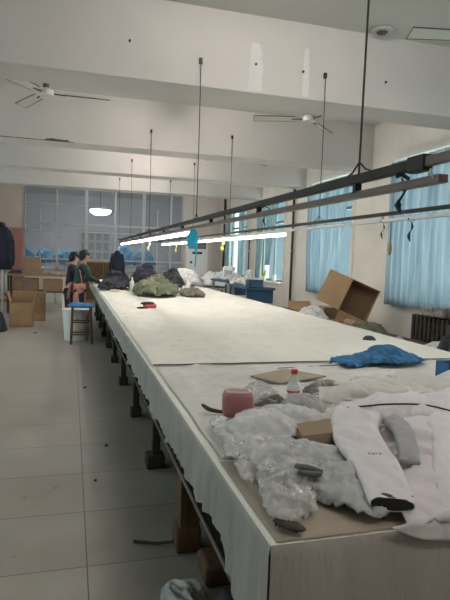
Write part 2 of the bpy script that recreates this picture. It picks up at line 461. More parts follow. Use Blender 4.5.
def wall_with_windows(axis_x, inward, wins, y0, y1, name, m):
    """side wall at x with rectangular openings (ya, yb, za, zb)"""
    x0, x1 = (axis_x, axis_x + .28) if inward < 0 else (axis_x - .28, axis_x)
    b = B(); ys = y0
    for ya, yb, za, zb in sorted(wins):
        b.bx(x0, x1, ys, ya, 0, CZ); b.bx(x0, x1, ya, yb, 0, za); b.bx(x0, x1, ya, yb, zb, CZ); ys = yb
    b.bx(x0, x1, ys, y1, 0, CZ)
    return struct(b, name, m)
RW = [(1.8, 3.8, .95, 3.08), (5.35, 7.45, .95, 3.08), (8.72, 10.45, .95, 3.08), (11.9, 13.55, .95, 3.0), (14.75, 16.45, .95, 3.0)]  # first opening is out of view, added to light the near end
wall_with_windows(WX, -1, RW, RY, BY + .2, 'wall_right', M['wall'])
LW = [(1.2, 3.2, .95, 3.0), (5.9, 7.7, .95, 3.0), (9.0, 10.7, .95, 3.0), (12, 13.4, .95, 3.0)]  # unseen windows, put in to let light onto the floor and near end
wall_with_windows(LX, 1, LW, RY, BY + .2, 'wall_left', M['wall'])
struct(B().bx(LX - .3, WX + .3, RY - .2, RY, 0, CZ), 'wall_rear', M['wall'])
# back wall with the long interior window
GX0, GX1, GZ0, GZ1 = -1.38, 3.50, .92, 3.50
b = B(); b.bx(LX, GX0, BY, BY + .2, 0, CZ); b.bx(GX1, WX, BY, BY + .2, 0, CZ)
b.bx(GX0, GX1, BY, BY + .2, 0, GZ0); b.bx(GX0, GX1, BY, BY + .2, GZ1, CZ)
struct(b, 'wall_back', M['wallback'])
def window_side(k, ya, yb, za, zb, x):
    t = B(); xm = x + .12 if x > 0 else x - .12
    w = .05
    t.bx(xm - .03, xm + .03, ya, ya + w, za, zb); t.bx(xm - .03, xm + .03, yb - w, yb, za, zb)
    t.bx(xm - .03, xm + .03, ya, yb, za, za + w); t.bx(xm - .03, xm + .03, ya, yb, zb - w, zb)
    t.bx(xm - .025, xm + .025, (ya + yb) / 2 - .025, (ya + yb) / 2 + .025, za, zb)
    t.bx(xm - .025, xm + .025, ya, yb, zb - .62, zb - .57)
    f = struct(t, 'window_%d' % k, M['sideframe'])
    B().bx(xm - .004, xm + .004, ya + w, yb - w, za + w, zb - w).done('pane', M['outglass'], f)
    s = B().bx(x - .06 if x > 0 else x, x + .09 if x > 0 else x + .06, ya - .03, yb + .03, za - .05, za + .0, bev=.006).done('window_sill', M['white'], f)
    b = B()
    c = -1 if x > 0 else 1
    b.bx(x, x + c * .012, ya - .1, ya, za, zb + .1); b.bx(x, x + c * .012, yb, yb + .1, za, zb + .1); b.bx(x, x + c * .012, ya, yb, zb, zb + .1)
    b.done('window_surround', M['wall'], f)
for k, w in enumerate(RW): window_side(k + 1, *w, WX)
for k, w in enumerate(LW): window_side(k + 6, *w, LX)
# long interior window
b = B()
b.bx(GX0, GX1, BY - .03, BY + .06, GZ1 - .07, GZ1); b.bx(GX0, GX1, BY - .03, BY + .06, GZ0, GZ0 + .07)
MX = [GX0, -.43, .44, 1.33, 2.22, 3.1, GX1]
for i, x in enumerate(MX):
    w = .05 if i in (2, 4) else .03
    b.bx(max(GX0, x - w), min(GX1, x + w), BY - .03, BY + .06, GZ0, GZ1)
b.bx(GX0, GX1, BY - .025, BY + .05, 2.33, 2.40); b.bx(GX0, GX1, BY - .02, BY + .045, 1.25, 1.30)
b.bx(GX0, .44, BY - .02, BY + .045, 2.93, 2.965); b.bx(GX0, GX1, BY - .01, BY + .04, 2.12, 2.15)
for x in (-.92, 2.66): b.bx(x - .015, x + .015, BY - .02, BY + .04, GZ0, 2.95)
f9 = struct(b, 'window_10', M['frame'])
B().bx(GX0 + .03, GX1 - .03, BY + .006, BY + .014, GZ0 + .07, GZ1 - .07).done('pane', M['glass'], f9)
# the room behind the glass
struct(B().bx(LX, WX, BY + 5, BY + 5.2, 0, CZ), 'wall_far', M['beyond'])
struct(B().bx(LX - .2, LX, BY + .2, BY + 5, 0, CZ), 'wall_far_left', M['beyond'])
struct(B().bx(WX, WX + .2, BY + .2, BY + 5, 0, CZ), 'wall_far_right', M['beyond'])
struct(B().bx(LX, WX, RY, RY + .015, 0, .1), 'baseboard_rear', M['wood'])

# a round cover on the ceiling near the first beam
b = B(); b.lathe([(.0, 0), (.10, 0), (.115, -.012), (.085, -.03), (.0, -.032)], (2.86, 4.80, CZ), 28)
t = thing('ceiling_lamp', 'small round grey ceiling lamp just in front of the nearest beam', 'lamp', (2.86, 4.80, CZ - .001))
B().lathe([(.001, 0), (.085, 0), (.10, -.012), (.098, -.03), (.07, -.034), (.001, -.034)], (0, 0, 0), 28).done('housing', M['frame'], t)
B().lathe([(.001, -.0345), (.055, -.0345), (.045, -.045), (.001, -.048)], (0, 0, 0), 24).done('lens', M['bladedark'], t)
b.bm.free()

# ------------------------------------------------------------------ ceiling fans
def make_fan(label, loc, ang):
    t = thing('ceiling_fan', label, 'ceiling fan', loc, (0, 0, R(ang)), 'three-bladed ceiling fans')
    B().lathe([(.012, 0), (.012, -.15), (.034, -.16), (.036, -.26), (.02, -.28), (.012, -.30)], seg=14).done('down_rod', M['bladedark'], t)
    B().lathe([(.001, 0), (.06, 0), (.05, -.05), (.02, -.08), (.001, -.08)], seg=20).done('canopy', M['blade'], t, True)
    sm(B().lathe([(.001, -.27), (.035, -.27), (.09, -.30), (.10, -.335), (.09, -.365), (.04, -.38), (.001, -.38)], seg=24).done('motor', M['blade'], t))
    for k in range(3):
        a = 2 * pi * k / 3
        def f(u, v, a=a):
            r = .20 + .56 * u; w = (.05 + .018 * u) * (2 * v - 1)
            z = -.335 + .018 * (2 * v - 1) - .01 * u
            return Vector((r * cos(a) - w * sin(a), r * sin(a) + w * cos(a), z))
        bl = B().grid(f, 8, 4).done('blade', M['blade'], t, solid=.006)
        B().tube([f(0, 0), f(.5, 0), f(1, 0), f(1, 1), f(.5, 1), f(0, 1)], .006, 6).done('blade_edge', M['bladedark'], bl)
        B().tube([(.08 * cos(a), .08 * sin(a), -.335), (.24 * cos(a), .24 * sin(a), -.345)], [.018, .012], 8, .5).done('blade_iron', M['bladedark'], bl)
    return t
FZ = CZ
fan = make_fan('white ceiling fan at upper left between the two nearest beams', (-.32, 7.10, FZ), -3)
copy_tree(fan, (3.10, 6.95, FZ), (0, 0, R(164)), 'ceiling fan hanging right of centre behind the nearest beam')
copy_tree(fan, (3.2, 10.15, FZ), (0, 0, R(40)), 'small far ceiling fan right of centre behind the second beam')
copy_tree(fan, (3.42, 3.9, FZ), (0, 0, R(168)), 'nearest ceiling fan at top right, one dark-edged blade in view')

# ------------------------------------------------------------------ ceiling battens (unseen; inferred behind the beams, added as fill elsewhere)
def make_batten(loc, label):
    t = thing('ceiling_light', label, 'lamp', loc, group='fluorescent battens on the ceiling')
    B().bx(-.05, .05, -.62, .62, -.05, 0, .005).done('housing', M['white'], t)
    B().cyl((0, -.6, -.075), (0, .6, -.075), .018, 10).done('tube', M['batt'], t, True)
    return t
M['batt'] = mat('batten_tube_light', (1, .93, .88), .5, emit=60)
make_batten((1.45, 3.2, CZ), 'added fill batten on the ceiling in front of the nearest beam').rotation_euler = (0, 0, R(90))  # unseen lamp, added to brighten the near table
make_batten((1.45, -.6, CZ), 'added fill batten on the ceiling above the near end of the room').rotation_euler = (0, 0, R(90))  # unseen lamp, added to light the table front from behind
bt = make_batten((1.45, 6.75, CZ), 'fluorescent batten on the ceiling between first and second beams')
copy_tree(bt, (1.45, 9.7, CZ), label='fluorescent batten on the ceiling between second and third beams')
copy_tree(bt, (1.45, 12.4, CZ), label='fluorescent batten on the ceiling between third and fourth beams')
copy_tree(bt, (1.45, 15.7, CZ), label='fluorescent batten on the ceiling above the long back window')
t = thing('glass_glow_lamp', 'bright dome lamp standing in for the glow in the back glass', 'lamp', (.97, 19.6, 2.82))  # lamp stands in for a bright reflected glow in the glass
B().lathe([(.001, 0), (.20, .02), (.34, .10), (.36, .18), (.001, .18)], seg=28).done('diffuser', mat('glass_glow', (.90, .97, 1), .5, emit=14), t, True)
B().lathe([(.001, .181), (.37, .181), (.20, .27), (.03, .30), (.001, .30)], seg=28).done('shade', M['white'], t)
B().cyl((0, 0, .29), (0, 0, CZ - 2.82), .01, 8).done('cord', M['wire'], t)
for x in (-1.2, 3.0):
    t = make_batten((x, 18.35, CZ), 'added fill batten in the room behind the glass at %s' % ('left' if x < 0 else 'right'))  # unseen lamps, added to brighten the back room

# ------------------------------------------------------------------ hanging rails over the table
LXR, LZ = 1.11, 1.833
RXR, RZ = 2.35, 1.878
t = thing('hanging_track', 'dark steel lighting beam with brown rail hung over the table, left of the two', 'rail', (LXR, 0, LZ))
B().bx(-.017, .017, 1.58, 13.3, -.018, .018, .003).done('beam', M['darksteel'], t)
B().bx(-.006, .03, 1.47, 13.3, -.075, -.048, .003).done('lower_rail', M['brownrail'], t)
for k in range(10):
    y = 2.0 + 1.2 * k
    B().bx(-.008, .020, y - .012, y + .012, -.055, -.01).done('hanger_bracket', M['darksteel'], t)
B().bx(-.019, .022, 1.54, 1.63, -.028, .026, .004).done('end_joint', M['black'], t)
B().bx(-.012, .014, .5, 1.54, -.016, .016, .003).done('beam_extension', M['brownrail'], t)
b = B(); b.tube([(.0, 1.53, -.045), (-.012, 1.505, -.03), (-.014, 1.50, -.045), (-.004, 1.498, -.06)], .0035, 8); b.done('hook', M['white'], t, True)
t = thing('hanging_track', 'silver double lighting rail hung over the right side of the table', 'rail', (RXR, 0, RZ))
B().bx(-.014, .014, .8, 15.3, -.014, .014, .003).done('beam', M['darksteel'], t)
B().bx(-.012, .016, .8, 15.3, -.062, -.036, .003).done('lower_rail', M['alu'], t)
for k in range(11):
    y = 1.3 + 1.25 * k
    B().bx(-.008, .018, y - .01, y + .01, -.05, .012).done('hanger_bracket', M['alu'], t)

def rod(x, y, zt, zb, label, hook=True, r=.0042):
    t = thing('hanging_rod', label, 'rod', (x, y, zb), group='thin rods holding up the rails')
    B().tube([(0, 0, 0), (.004, 0, (zt - zb) * .5), (0, 0, zt - zb)], r, 8).done('rod', M['wire'], t)
    if hook:
        B().box((0, .008, zt - zb), (.03, .02, .05)).done('wall_plate', M['darksteel'], t)
    B().tube([(0, 0, .05), (.0, -.05, .015), (.0, -.10, .0)], .004, 6).tube([(0, 0, .05), (.0, .05, .015), (.0, .10, .0)], .004, 6).done('fork', M['wire'], t)
names = ['nearest', 'second', 'third', 'fourth']
for k, (y0, y1) in enumerate(BEAMS):
    rod(LXR, y0 - .018, 3.27 if k == 0 else 3.31, LZ + .018, 'thin dark rod from the %s beam down to the left rail' % names[k])
    rod(RXR, y0 - .018, 3.29 if k == 0 else 3.34, RZ + .014, 'thin dark rod from the %s beam down to the right rail' % names[k])
rod(LXR, 1.98, CZ, LZ + .018, 'tall black rod from the ceiling to the near end of the left rail', True, .0045)

def tubes(x, z, y0, y1, n, where):
    L = (y1 - y0) / n
    src = None
    words = ['nearest', 'second', 'third', 'fourth', 'fifth', 'sixth', 'seventh']
    for k in range(n):
        lab = '%s glowing white tube lamp from the camera along the %s rail' % (words[k].capitalize(), where)
        loc = (x, y0 + L * (k + .5), z)
        if src is None:
            t = thing('tube_lamp', lab, 'lamp', loc, group='tube lamps under the %s rail' % where)
            B().bx(-.014, .014, -L / 2 + .005, L / 2 - .005, -.002, .016, .003).done('housing', M['white'], t)
            B().cyl((0, -L / 2 + .012, -.018), (0, L / 2 - .012, -.018), .017, 12).done('tube', M['lens'], t, True)
            src = t
        else: copy_tree(src, loc, label=lab)
tubes(LXR + .012, LZ - .0905, 5.02, 12.8, 6, 'left')
tubes(RXR + .002, RZ - .0775, 5.8, 10.4, 4, 'right')
tubes(RXR + .002, RZ - .0775, 11.2, 14.5, 3, 'far right')

def ribbon(x, y, z, L, m, label, w=.012, name='hanging_ribbon', cat='ribbon'):
    b = B()
    b.tube(path_smooth([(x, y, z), (x + .01, y - .01, z - L * .35), (x - .008, y, z - L * .7), (x + .006, y, z - L)], 10), [w * .4, w * .5, w * .6, w, w * .7, w * .6, w * .9, w * 1.2, w, w * .8, w * .3], 8, .5)
    b.tube([(x - .02, y, z + .002), (x, y, z + .012), (x + .03, y, z - .002)], w * .6, 8)
    return solo(b, name, m, label, cat, smooth=True)
tie = mat('dark_green_ribbon', (.02, .06, .07), .8)
ribbon(LXR + .012, 1.70, LZ - .03, .13, tie, 'dark green cloth tie knotted round the left rail at its near end', .013)
ribbon(RXR + .003, 3.42, RZ - .06, .16, tie, 'dark green cloth tie hanging from the near right rail', .012)
t = thing('hanging_tag', 'mustard oval tag on a string hanging from the right rail', 'tag', (RXR, 3.66, RZ - .32))
B().cyl((0, 0, .10), (0, 0, .26), .003, 6).done('string', M['wire'], t)
B().ell((0, 0, .05), (.014, .020, .05)).done('tag_plate', mat('mustard', (.30, .22, .07), .6), t, True)
ribbon(RXR, 3.78, RZ - .06, .13, mat('dark_red_string', (.10, .04, .04), .8), 'short dark reddish string tied beside the mustard tag', .008)
# cyan bag at the near end of the lit left tubes
b = B(); b.tube([(0, 0, .0), (.004, 0, -.02), (0, 0, -.08), (.0, 0, -.15), (.0, 0, -.19)], [.012, .03, .055, .05, .03], 12, .6, .25, 3)
b.tube([(.03, 0, -.15), (.035, 0, -.25), (.028, 0, -.36)], [.012, .008, .006], 8)
for v in b.bm.verts: v.co += Vector((LXR - .020, 4.96, LZ - .074))
solo(b, 'plastic_bag', M['cyan'], 'bright cyan plastic bag hanging where the left tubes end', 'bag', smooth=True)
ribbon(LXR, 8.1, LZ - .12, .16, M['white'], 'small white tag hanging from the left tubes', .018, 'hanging_tag', 'tag')
ribbon(RXR, 12.5, RZ - .1, .2, M['yellow'], 'small pale yellow tag hanging under the far right tubes', .018, 'hanging_tag', 'tag')
ribbon(RXR, 8.45, RZ - .1, .18, M['yellow'], 'yellow paper tag hanging beside the round black fan', .03, 'hanging_tag', 'tag')
ribbon(LXR + .01, 3.1, LZ - .03, .10, tie, 'short dark tie on the left rail above the middle of the table', .006)

# ------------------------------------------------------------------ the cutting table
TX0, TX1, TY0, TY1, TZ = .443, 2.735, 1.10, 13.5, .85
t = thing('cutting_table', 'very long low cutting table on wooden posts under pale cloth', 'table', (0, 0, 0))
B().bx(TX0 + .02, TX1 - .02, TY0 + .02, TY1 - .02, TZ - .055, TZ - .012).done('tabletop', M['wood'], t)
legs = [2.62, 3.72, 4.95, 6.2, 7.5, 8.7, 9.9, 11.1, 12.3, 13.2, 1.45]
for i, y in enumerate(legs):
    for x in (TX0 + .15, TX1 - .2):
        fat = .05 if i in (0, 10) else .028
        lg = B().bx(x - fat, x + fat, y - fat, y + fat, .0, TZ - .055, .004).done('leg', M['wood'] if i in (0, 10) else M['darkwood'], t)
        if i in (0, 1):
            B().bx(x - .07, x + .06, y - .06, y + .07, .0, .13 if i == 0 else .10, .015).done('foot_block', M['wood'] if i == 0 else M['concrete'], lg)
        elif i < 10:
            B().bx(x - .05, x + .05, y - .05, y + .05, .0, .09, .01).done('foot_block', M['concrete'], lg)
for x in (TX0 + .15, TX1 - .2):
    B().bx(x - .02, x + .02, TY0 + .1, TY1 - .1, TZ - .13, TZ - .055).done('side_rail', M['darkwood'], t)
B().tube([(TX0 + .09, 1.3, .42), (TX0 + .09, 3.7, .44)], .012, 8).tube([(TX0 + .09, 3.7, .44), (TX0 + .09, 13.2, .44)], .010, 8).done('pipe', M['brownrail'], t, True)
B().bx(TX0 + .16, TX1 - .21, 1.3, 13.2, .25, .27).done('lower_shelf', M['darkwood'], t)

def hem(y):
    base = [(1.1, .50), (1.25, .54), (1.35, .60), (1.47, .665), (1.7, .672), (2.52, .66), (3.15, .672), (4.4, .685), (14, .70)]
    for (a, za), (c, zc) in zip(base, base[1:]):
        if a <= y <= c: return za + (zc - za) * (y - a) / (c - a) + .006 * sin(y * 9) + .008 * noise.noise(Vector((y * 6, 0, 0)))
    return .6
b = B(); bm = b.bm
NX, NY = 90, 330
ysl = [TY0 + (TY1 - TY0) * (j / NY) ** 1.5 for j in range(NY + 1)]
def topz(x, y):
    w = .002 * noise.noise(Vector((x * 3, y * 5, 0))) + .002 * ridge(x, y, 4.5, 3, .4)
    return TZ + max(-.003, w)
top = [[bm.verts.new((TX0 + (TX1 - TX0) * i / NX, y, topz(TX0 + (TX1 - TX0) * i / NX, y) if 0 < i < NX and j > 0 else TZ)) for i in range(NX + 1)] for j, y in enumerate(ysl)]
for j in range(NY):
    for i in range(NX): bm.faces.new((top[j][i], top[j][i + 1], top[j + 1][i + 1], top[j + 1][i]))
NS = 14
def skirt(edge, pts):
    rows = [edge] + [[bm.verts.new(pts(e.co, k / NS, n)) for n, e in enumerate(edge)] for k in range(1, NS + 1)]
    for a, c in zip(rows, rows[1:]):
        for i in range(len(a) - 1): bm.faces.new((a[i], a[i + 1], c[i + 1], c[i]))
left = [r[0] for r in top]; right = [r[-1] for r in top]; front = top[0]
def fold(s, t):
    n1 = noise.noise(Vector((s * 9, t * .6, 2))); n2 = noise.noise(Vector((s * 21, t * .8, 7)))
    return (.25 + .75 * t) * (.022 * max(0, 1 - abs(n1) * 4) + .010 * max(0, 1 - abs(n2) * 4) + .008 * noise.noise(Vector((s * 3, t, 0)))) * min(1, t * 5)
skirt(left, lambda c, t, n: Vector((c.x - .004 - fold(c.y, t) * (min(1, (c.y - TY0) * 8)), c.y, TZ + (hem(c.y) - TZ) * t)))
skirt(right, lambda c, t, n: Vector((c.x + .004 + fold(c.y, t), c.y, TZ + (hem(c.y) - TZ) * t)))
skirt(front, lambda c, t, n: Vector((c.x, c.y - .004 - fold(c.x + 30, t) * 1.3 * min(1, (c.x - TX0) * 8), TZ - .43 * t - .01 * sin(c.x * 8) * t)))
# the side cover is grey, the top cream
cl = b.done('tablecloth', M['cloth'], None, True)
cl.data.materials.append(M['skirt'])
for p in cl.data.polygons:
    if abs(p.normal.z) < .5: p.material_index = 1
tag(cl, 'pale cloth covering the long table with grey sides hanging down', 'tablecloth')
# upper fabric layers laid out for cutting
def layer(x0, x1, y0, y1, z, m, label, name='fabric_layer', seed=0, h=.004, nx=60, ny=160, cat='fabric', wav=.03):
    def f(u, v):
        y = y0 + (y1 - y0) * v + (1 - v) ** 8 * wav * noise.noise(Vector((u * 5, seed, 0))); x = x0 + (x1 - x0) * u
        x += wav * .3 * noise.noise(Vector((y * 3, seed + 5, u)))
        e = min(1, min(u, 1 - u) * 25, min(v, 1 - v) * 60)
        return Vector((x, y, z + e * h * (.25 + 1.1 * crinkle(x, y, 4.6, seed) + .6 * crinkle(x, y, 11, seed + 3)) + (1 - e) * .001))
    return solo(B().grid(f, nx, ny), name, m, label, cat, smooth=True, solid=.002)
M['layer'] = mat('cream_fabric_layer', (.80, .765, .69), .8, var=.06, vscale=2.5, bump=.85, bscale=7, stretch=(1, .6, 1))
M['layer2'] = mat('grey_white_fabric', (.68, .655, .615), .75, var=.08, vscale=3, bump=.8, bscale=9, stretch=(.7, 1, 1))
layer(TX0 + .02, TX1 - .03, 3.10, 13.4, TZ + .007, M['layer'], 'cream fabric spread flat over the far length of the table', seed=2, h=.017, nx=110, ny=420)
layer(TX0 + .03, 2.6, 1.62, 3.02, TZ + .006, M['layer2'], 'wrinkled grey-white cloth spread over the near part of the table', seed=5, h=.019, nx=140, ny=110)
layer(.46, 1.5, 1.105, 1.6, TZ + .003, M['kraft'], 'brown kraft paper sheet on the near corner of the table', 'paper_sheet', 8, .003, 40, 30, 'paper', .0)
# thin dark cord lying along the seam
b = B(); b.tube([(TX0 + .02 + i * .055, 3.07 + .012 * noise.noise(Vector((i * .5, 0, 0))), TZ + .0175) for i in range(41)], .0035, 6)
solo(b, 'cord', mat('grey_cord', (.16, .155, .14), .8), 'dark cord stretched across the table at the fabric edge', 'cord')
b = B(); b.tube([(1.15 + i * .055, 2.86 + .18 * i / 28 + .014 * noise.noise(Vector((i * .4, 3, 0))), TZ + .026) for i in range(28)], .003, 6)
solo(b, 'cord', mat('green_cord', (.20, .25, .17), .8), 'thin greenish cord running behind the blue cloth on the table', 'cord')

# ------------------------------------------------------------------ things on the near table
Z1 = TZ + .026
# pink case
t = thing('pink_case', 'rounded dusty pink case with a pale rim near the left table edge', 'case', (.640, 2.0, Z1), (0, 0, R(-12)))
sm(B().box((0, 0, .052), (.122, .08, .104), bev=.022).done('body', M['pinkmetal'], t), 60)
B().tube([(-.045, -.022, .101), (-.036, -.032, .101), (.036, -.032, .101), (.045, -.022, .101), (.045, .022, .101), (.036, .032, .101), (-.036, .032, .101), (-.045, .022, .101), (-.045, -.022, .101)], .005, 8).done('rim', mat('pale_rim', (.62, .55, .52), .4), t, True)
B().cyl((0, -.036, .012), (0, -.042, .012), .008, 10).done('clasp', M['white'], t)
b = B(); b.tube(path_smooth([(.525, 2.12, Z1 + .018), (.545, 2.07, Z1 + .010), (.585, 2.03, Z1 + .010), (.60, 2.03, Z1 + .010)], 12), [.006, .009, .011, .012, .013, .013, .012, .012, .011, .011, .010, .009, .008], 8, .6)
solo(b, 'curved_handle', M['darkwood'], 'short dark curved wooden handle left of the pink case', 'handle', smooth=True)
# bottle
t = thing('drink_bottle', 'clear plastic bottle with red cap standing on the table', 'bottle', (.925, 2.11, Z1))
sm(B().lathe([(.001, 0), (.023, 0), (.027, .008), (.027, .05), (.025, .055), (.027, .06), (.027, .095), (.018, .118), (.011, .130), (.011, .14), (.001, .14)], seg=24).done('body', M['bottle'], t), 50)
B().lathe([(.001, .138), (.0145, .138), (.0145, .155), (.013, .157), (.001, .157)], seg=20).done('cap', M['red'], t)
lb = B().lathe([(.001, .058), (.0282, .058), (.0282, .092), (.001, .092)], seg=24).done('wrapper', M['white'], t, False)
B().lathe([(.001, .058), (.0287, .058), (.0287, .068), (.001, .068)], seg=24).done('red_band', M['red'], lb)
# flat tan board
b = B(); b.prism([(.915, 2.655), (1.17, 2.80), (1.325, 2.60), (1.01, 2.475)], Z1 + .002, Z1 + .009)
solo(b, 'hardboard', mat('tan_board', (.36, .30, .22), .75, var=.1, vscale=8), 'thin tan board lying flat behind the bottle', 'board')
draped('blue_cloth', [(1.53, 2.95), (1.70, 3.02), (1.92, 3.13), (2.13, 3.17), (2.16, 2.94), (1.93, 2.80), (1.73, 2.85), (1.6, 2.84)], Z1 - .003, 0.035, 3, M['bluecloth'], 'crumpled bright blue cloth lying across the table', 'cloth', shrink=-.25, bend=.3)
# blue bin
t = thing('blue_bin', 'small blue plastic bin standing at the right edge of the photo', 'bin', (1.955, 2.40, Z1))
b = B(); q = .055
b.bx(-q, q, -q, q, 0, .006); b.bx(-q, -q + .006, -q, q, .006, .11); b.bx(q - .006, q, -q, q, .006, .11); b.bx(-q, q, q - .006, q, .006, .11)
b.bx(-q, q, -q, -q + .006, .006, .035); b.bx(-q, q, -q, -q + .006, .08, .11); b.bx(-q, -q + .02, -q, -q + .006, .03, .085); b.bx(q - .02, q, -q, -q + .006, .03, .085)
b.done('body', M['blue'], t)
B().tube([(-.02, -q - .004, .055), (0, -q - .012, .07), (.02, -q - .004, .055)], .004, 6).done('white_clip', M['white'], t)
# cloth and sheets behind the jacket
draped('folded_sheet', [(.985, 2.16), (1.28, 2.31), (1.62, 2.37), (1.9, 2.30), (2.3, 2.2), (2.3, 1.95), (1.72, 1.90), (1.33, 1.93), (1.06, 1.95)], Z1, 0.05, 6, M['layer2'], 'wrinkled pale sheet heaped behind the white jacket', 'cloth', shrink=-.18, cell=.02, bend=.5)
draped('white_cloth', [(1.55, 2.14), (1.8, 2.30), (2.2, 2.30), (2.2, 2.04), (1.8, 2.02)], Z1, 0.08, 9, M['whitefab'], 'white cloth lump at the right below the blue bin', 'cloth', shrink=-.18, cell=.02, bend=.5)
draped('purple_wrapper', [(.965, 2.16), (1.09, 2.27), (1.235, 2.22), (1.2, 2.09), (1.07, 2.02), (.95, 2.0)], Z1, .055, 12, mat('purple_grey_fabric', (.20, .17, .19), .5, col2=(.42, .38, .30), vscale=16, bump=.4), 'dark purplish crumpled wrapper right of the bottle', 'wrapper', shrink=-.35)
draped('grey_rag', [(.74, 2.04), (.80, 2.12), (.87, 2.13), (.86, 2.05), (.80, 2.0)], Z1, .045, 15, mat('grey_rag_fabric', (.20, .19, .19), .8, var=.4, vscale=20), 'small dark grey rag left of the bottle', 'cloth', shrink=-.35, cell=.006)
# plastic bags and white wraps on the near left
draped('plastic_bag', [(.69, 2.10), (.76, 2.26), (.87, 2.30), (.86, 2.14), (.80, 2.03)], Z1, 0.06, 21, M['film'], 'clear plastic bag crumpled between pink case and bottle', 'bag', shrink=-.28, thick=.001, bend=.2, cell=.008)
draped('plastic_bag', [(.88, 2.04), (.99, 2.07), (1.02, 1.97), (.97, 1.90), (.86, 1.90), (.82, 1.98)], Z1, 0.06, 24, M['film'], 'clear crumpled plastic bag at the foot of the bottle', 'bag', shrink=-.28, thick=.001, bend=.2, cell=.008)
b = heap([(.96, 2.05), (1.12, 2.03), (1.25, 1.96), (1.1, 1.92), (.95, 1.90)], Z1, .055, 27, 11, .6, rag=.1)
solo(b, 'yellow_film', mat('pale_yellow_film', (.62, .60, .40), .4, var=.1, vscale=9, bump=.4), 'pale yellow plastic film folded beside the jacket collar', 'plastic film', smooth=True)
draped('plastic_film', [(.49, 1.90), (.56, 1.93), (.64, 1.86), (.60, 1.68), (.52, 1.50), (.49, 1.36), (.465, 1.42), (.475, 1.65)], Z1 - .014, 0.018, 31, M['film'], 'crinkled clear film lying along the left table edge', 'plastic film', shrink=-.14, thick=.001, cell=.011, bend=.3)
draped('white_wrap', [(.56, 1.83), (.66, 1.95), (.76, 2.0), (.82, 1.94), (.92, 1.90), (.96, 1.82), (.90, 1.72), (.78, 1.66), (.66, 1.60), (.55, 1.62), (.53, 1.72)], Z1, 0.055, 35, M['whitefab'], 'white thin cloth heaped in peaks in front of the pink case', 'cloth', shrink=-.17, bend=.5, amp=.6, s=9, cell=.012)
draped('milky_bag', [(.53, 1.66), (.64, 1.70), (.74, 1.68), (.78, 1.58), (.75, 1.45), (.67, 1.38), (.56, 1.38), (.51, 1.46), (.51, 1.58)], Z1 - .014, 0.05, 38, M['bagfilm'], 'large milky plastic bag crumpled on the near corner', 'bag', shrink=-.22, thick=.001, bend=.25, amp=.6, s=10, cell=.009)
draped('plastic_bag', [(.52, 1.41), (.59, 1.42), (.635, 1.36), (.625, 1.27), (.59, 1.19), (.53, 1.155), (.485, 1.17), (.48, 1.27)], Z1 - .014, 0.045, 41, M['film'], 'clear plastic bag nearest the table corner', 'bag', shrink=-.28, thick=.001, bend=.15, amp=.6, s=14, cell=.007)
# dark things
t = thing('dark_brush', 'dark brown oval brush poking out at the table corner', 'brush', (.503, 1.138, Z1 - .010), (0, 0, R(-50)))
sm(B().ell((0, 0, .009), (.045, .019, .009)).done('back', M['darkwood'], t), 80)
b = B()
for i in range(7):
    b.bx(-.032 + i * .009, -.028 + i * .009, -.012, .012, .0, .012)
b.done('bristle_rows', M['black'], t)
b = B(); b.tube([(.64, 1.37, Z1 + .008), (.66, 1.34, Z1 + .012), (.69, 1.31, Z1 + .010)], [.010, .014, .009], 8, .7)
b.tube([(.63, 1.33, Z1 + .008), (.655, 1.30, Z1 + .010), (.68, 1.295, Z1 + .012)], [.008, .012, .008], 8, .7)
for v in b.bm.verts: v.co += Vector((-.02, .0, .035))
solo(b, 'grey_strap', mat('dark_grey_rubber', (.09, .085, .085), .5), 'dark grey strap showing between the bag and pale garment', 'strap', smooth=True)
# tan cardboard strip
b = B(); b.prism([(.755, 1.70), (.98, 1.755), (.935, 1.60), (.73, 1.575)], Z1 + .0, Z1 + .055)
solo(b, 'cardboard_piece', mat('tan_cardboard', (.34, .26, .17), .85, var=.1, vscale=8), 'tan cardboard piece tucked under the jacket sleeve', 'cardboard')
# pale grey garment
draped('grey_garment', [(.70, 1.60), (.82, 1.58), (.87, 1.50), (.84, 1.36), (.80, 1.24), (.77, 1.13), (.71, 1.13), (.66, 1.22), (.63, 1.32), (.62, 1.43), (.64, 1.53)], Z1 - .014, 0.035, 44, M['greyfab'], 'pale grey-green garment rumpled left of the jacket sleeve', 'garment', shrink=-.18, bend=.4, amp=.6, s=9, cell=.010)

# white jacket
t = thing('white_jacket', 'white jacket with black-lined cuff sprawled on the near table', 'jacket', (0, 0, 0))
JZ = Z1 - .014
def sleeve(pts, w0, w1, flat, seed, n=44, seg=30, wr=.16):
    """a flattened fabric tube lying along pts, widths from w0 to w1, with slanting creases"""
    pa = path_smooth(pts, n); rings = []
    for i, p in enumerate(pa):
        t = (pa[min(i + 1, n)] - pa[max(i - 1, 0)]).normalized(); a = t.cross(Vector((0, 0, 1))).normalized(); u = i / n
        w = w0 + (w1 - w0) * u; ring = []
        w *= 1 + .07 * noise.noise(Vector((u * 6, seed, 0)))
        for k in range(seg):
            th = 2 * pi * k / seg; c, q = cos(th), sin(th)
            sx = math.copysign(abs(c) ** .8, c); sz = math.copysign(abs(q) ** .75, q)
            cr = noise.noise(Vector((u * 11 + c * 1.6, c * 1.2 + seed, seed * .3)))
            cr2 = noise.noise(Vector((u * 24 - c * 2.5, c * 2.0, seed + 9)))
            dz = wr * w * ((1 - abs(cr) * 3) * .8 + (1 - abs(cr2) * 3) * .35) * max(0, q) * (1 - .35 * (u > .9))
            ed = .05 * w * noise.noise(Vector((u * 14, c * 3, seed + 5)))
            ring.append(p + a * (sx * w + ed) + Vector((0, 0, sz * w * flat * (1 - .28 * u) + dz)))
        rings.append(ring)
    return pa, B().ring_loft(rings, False)
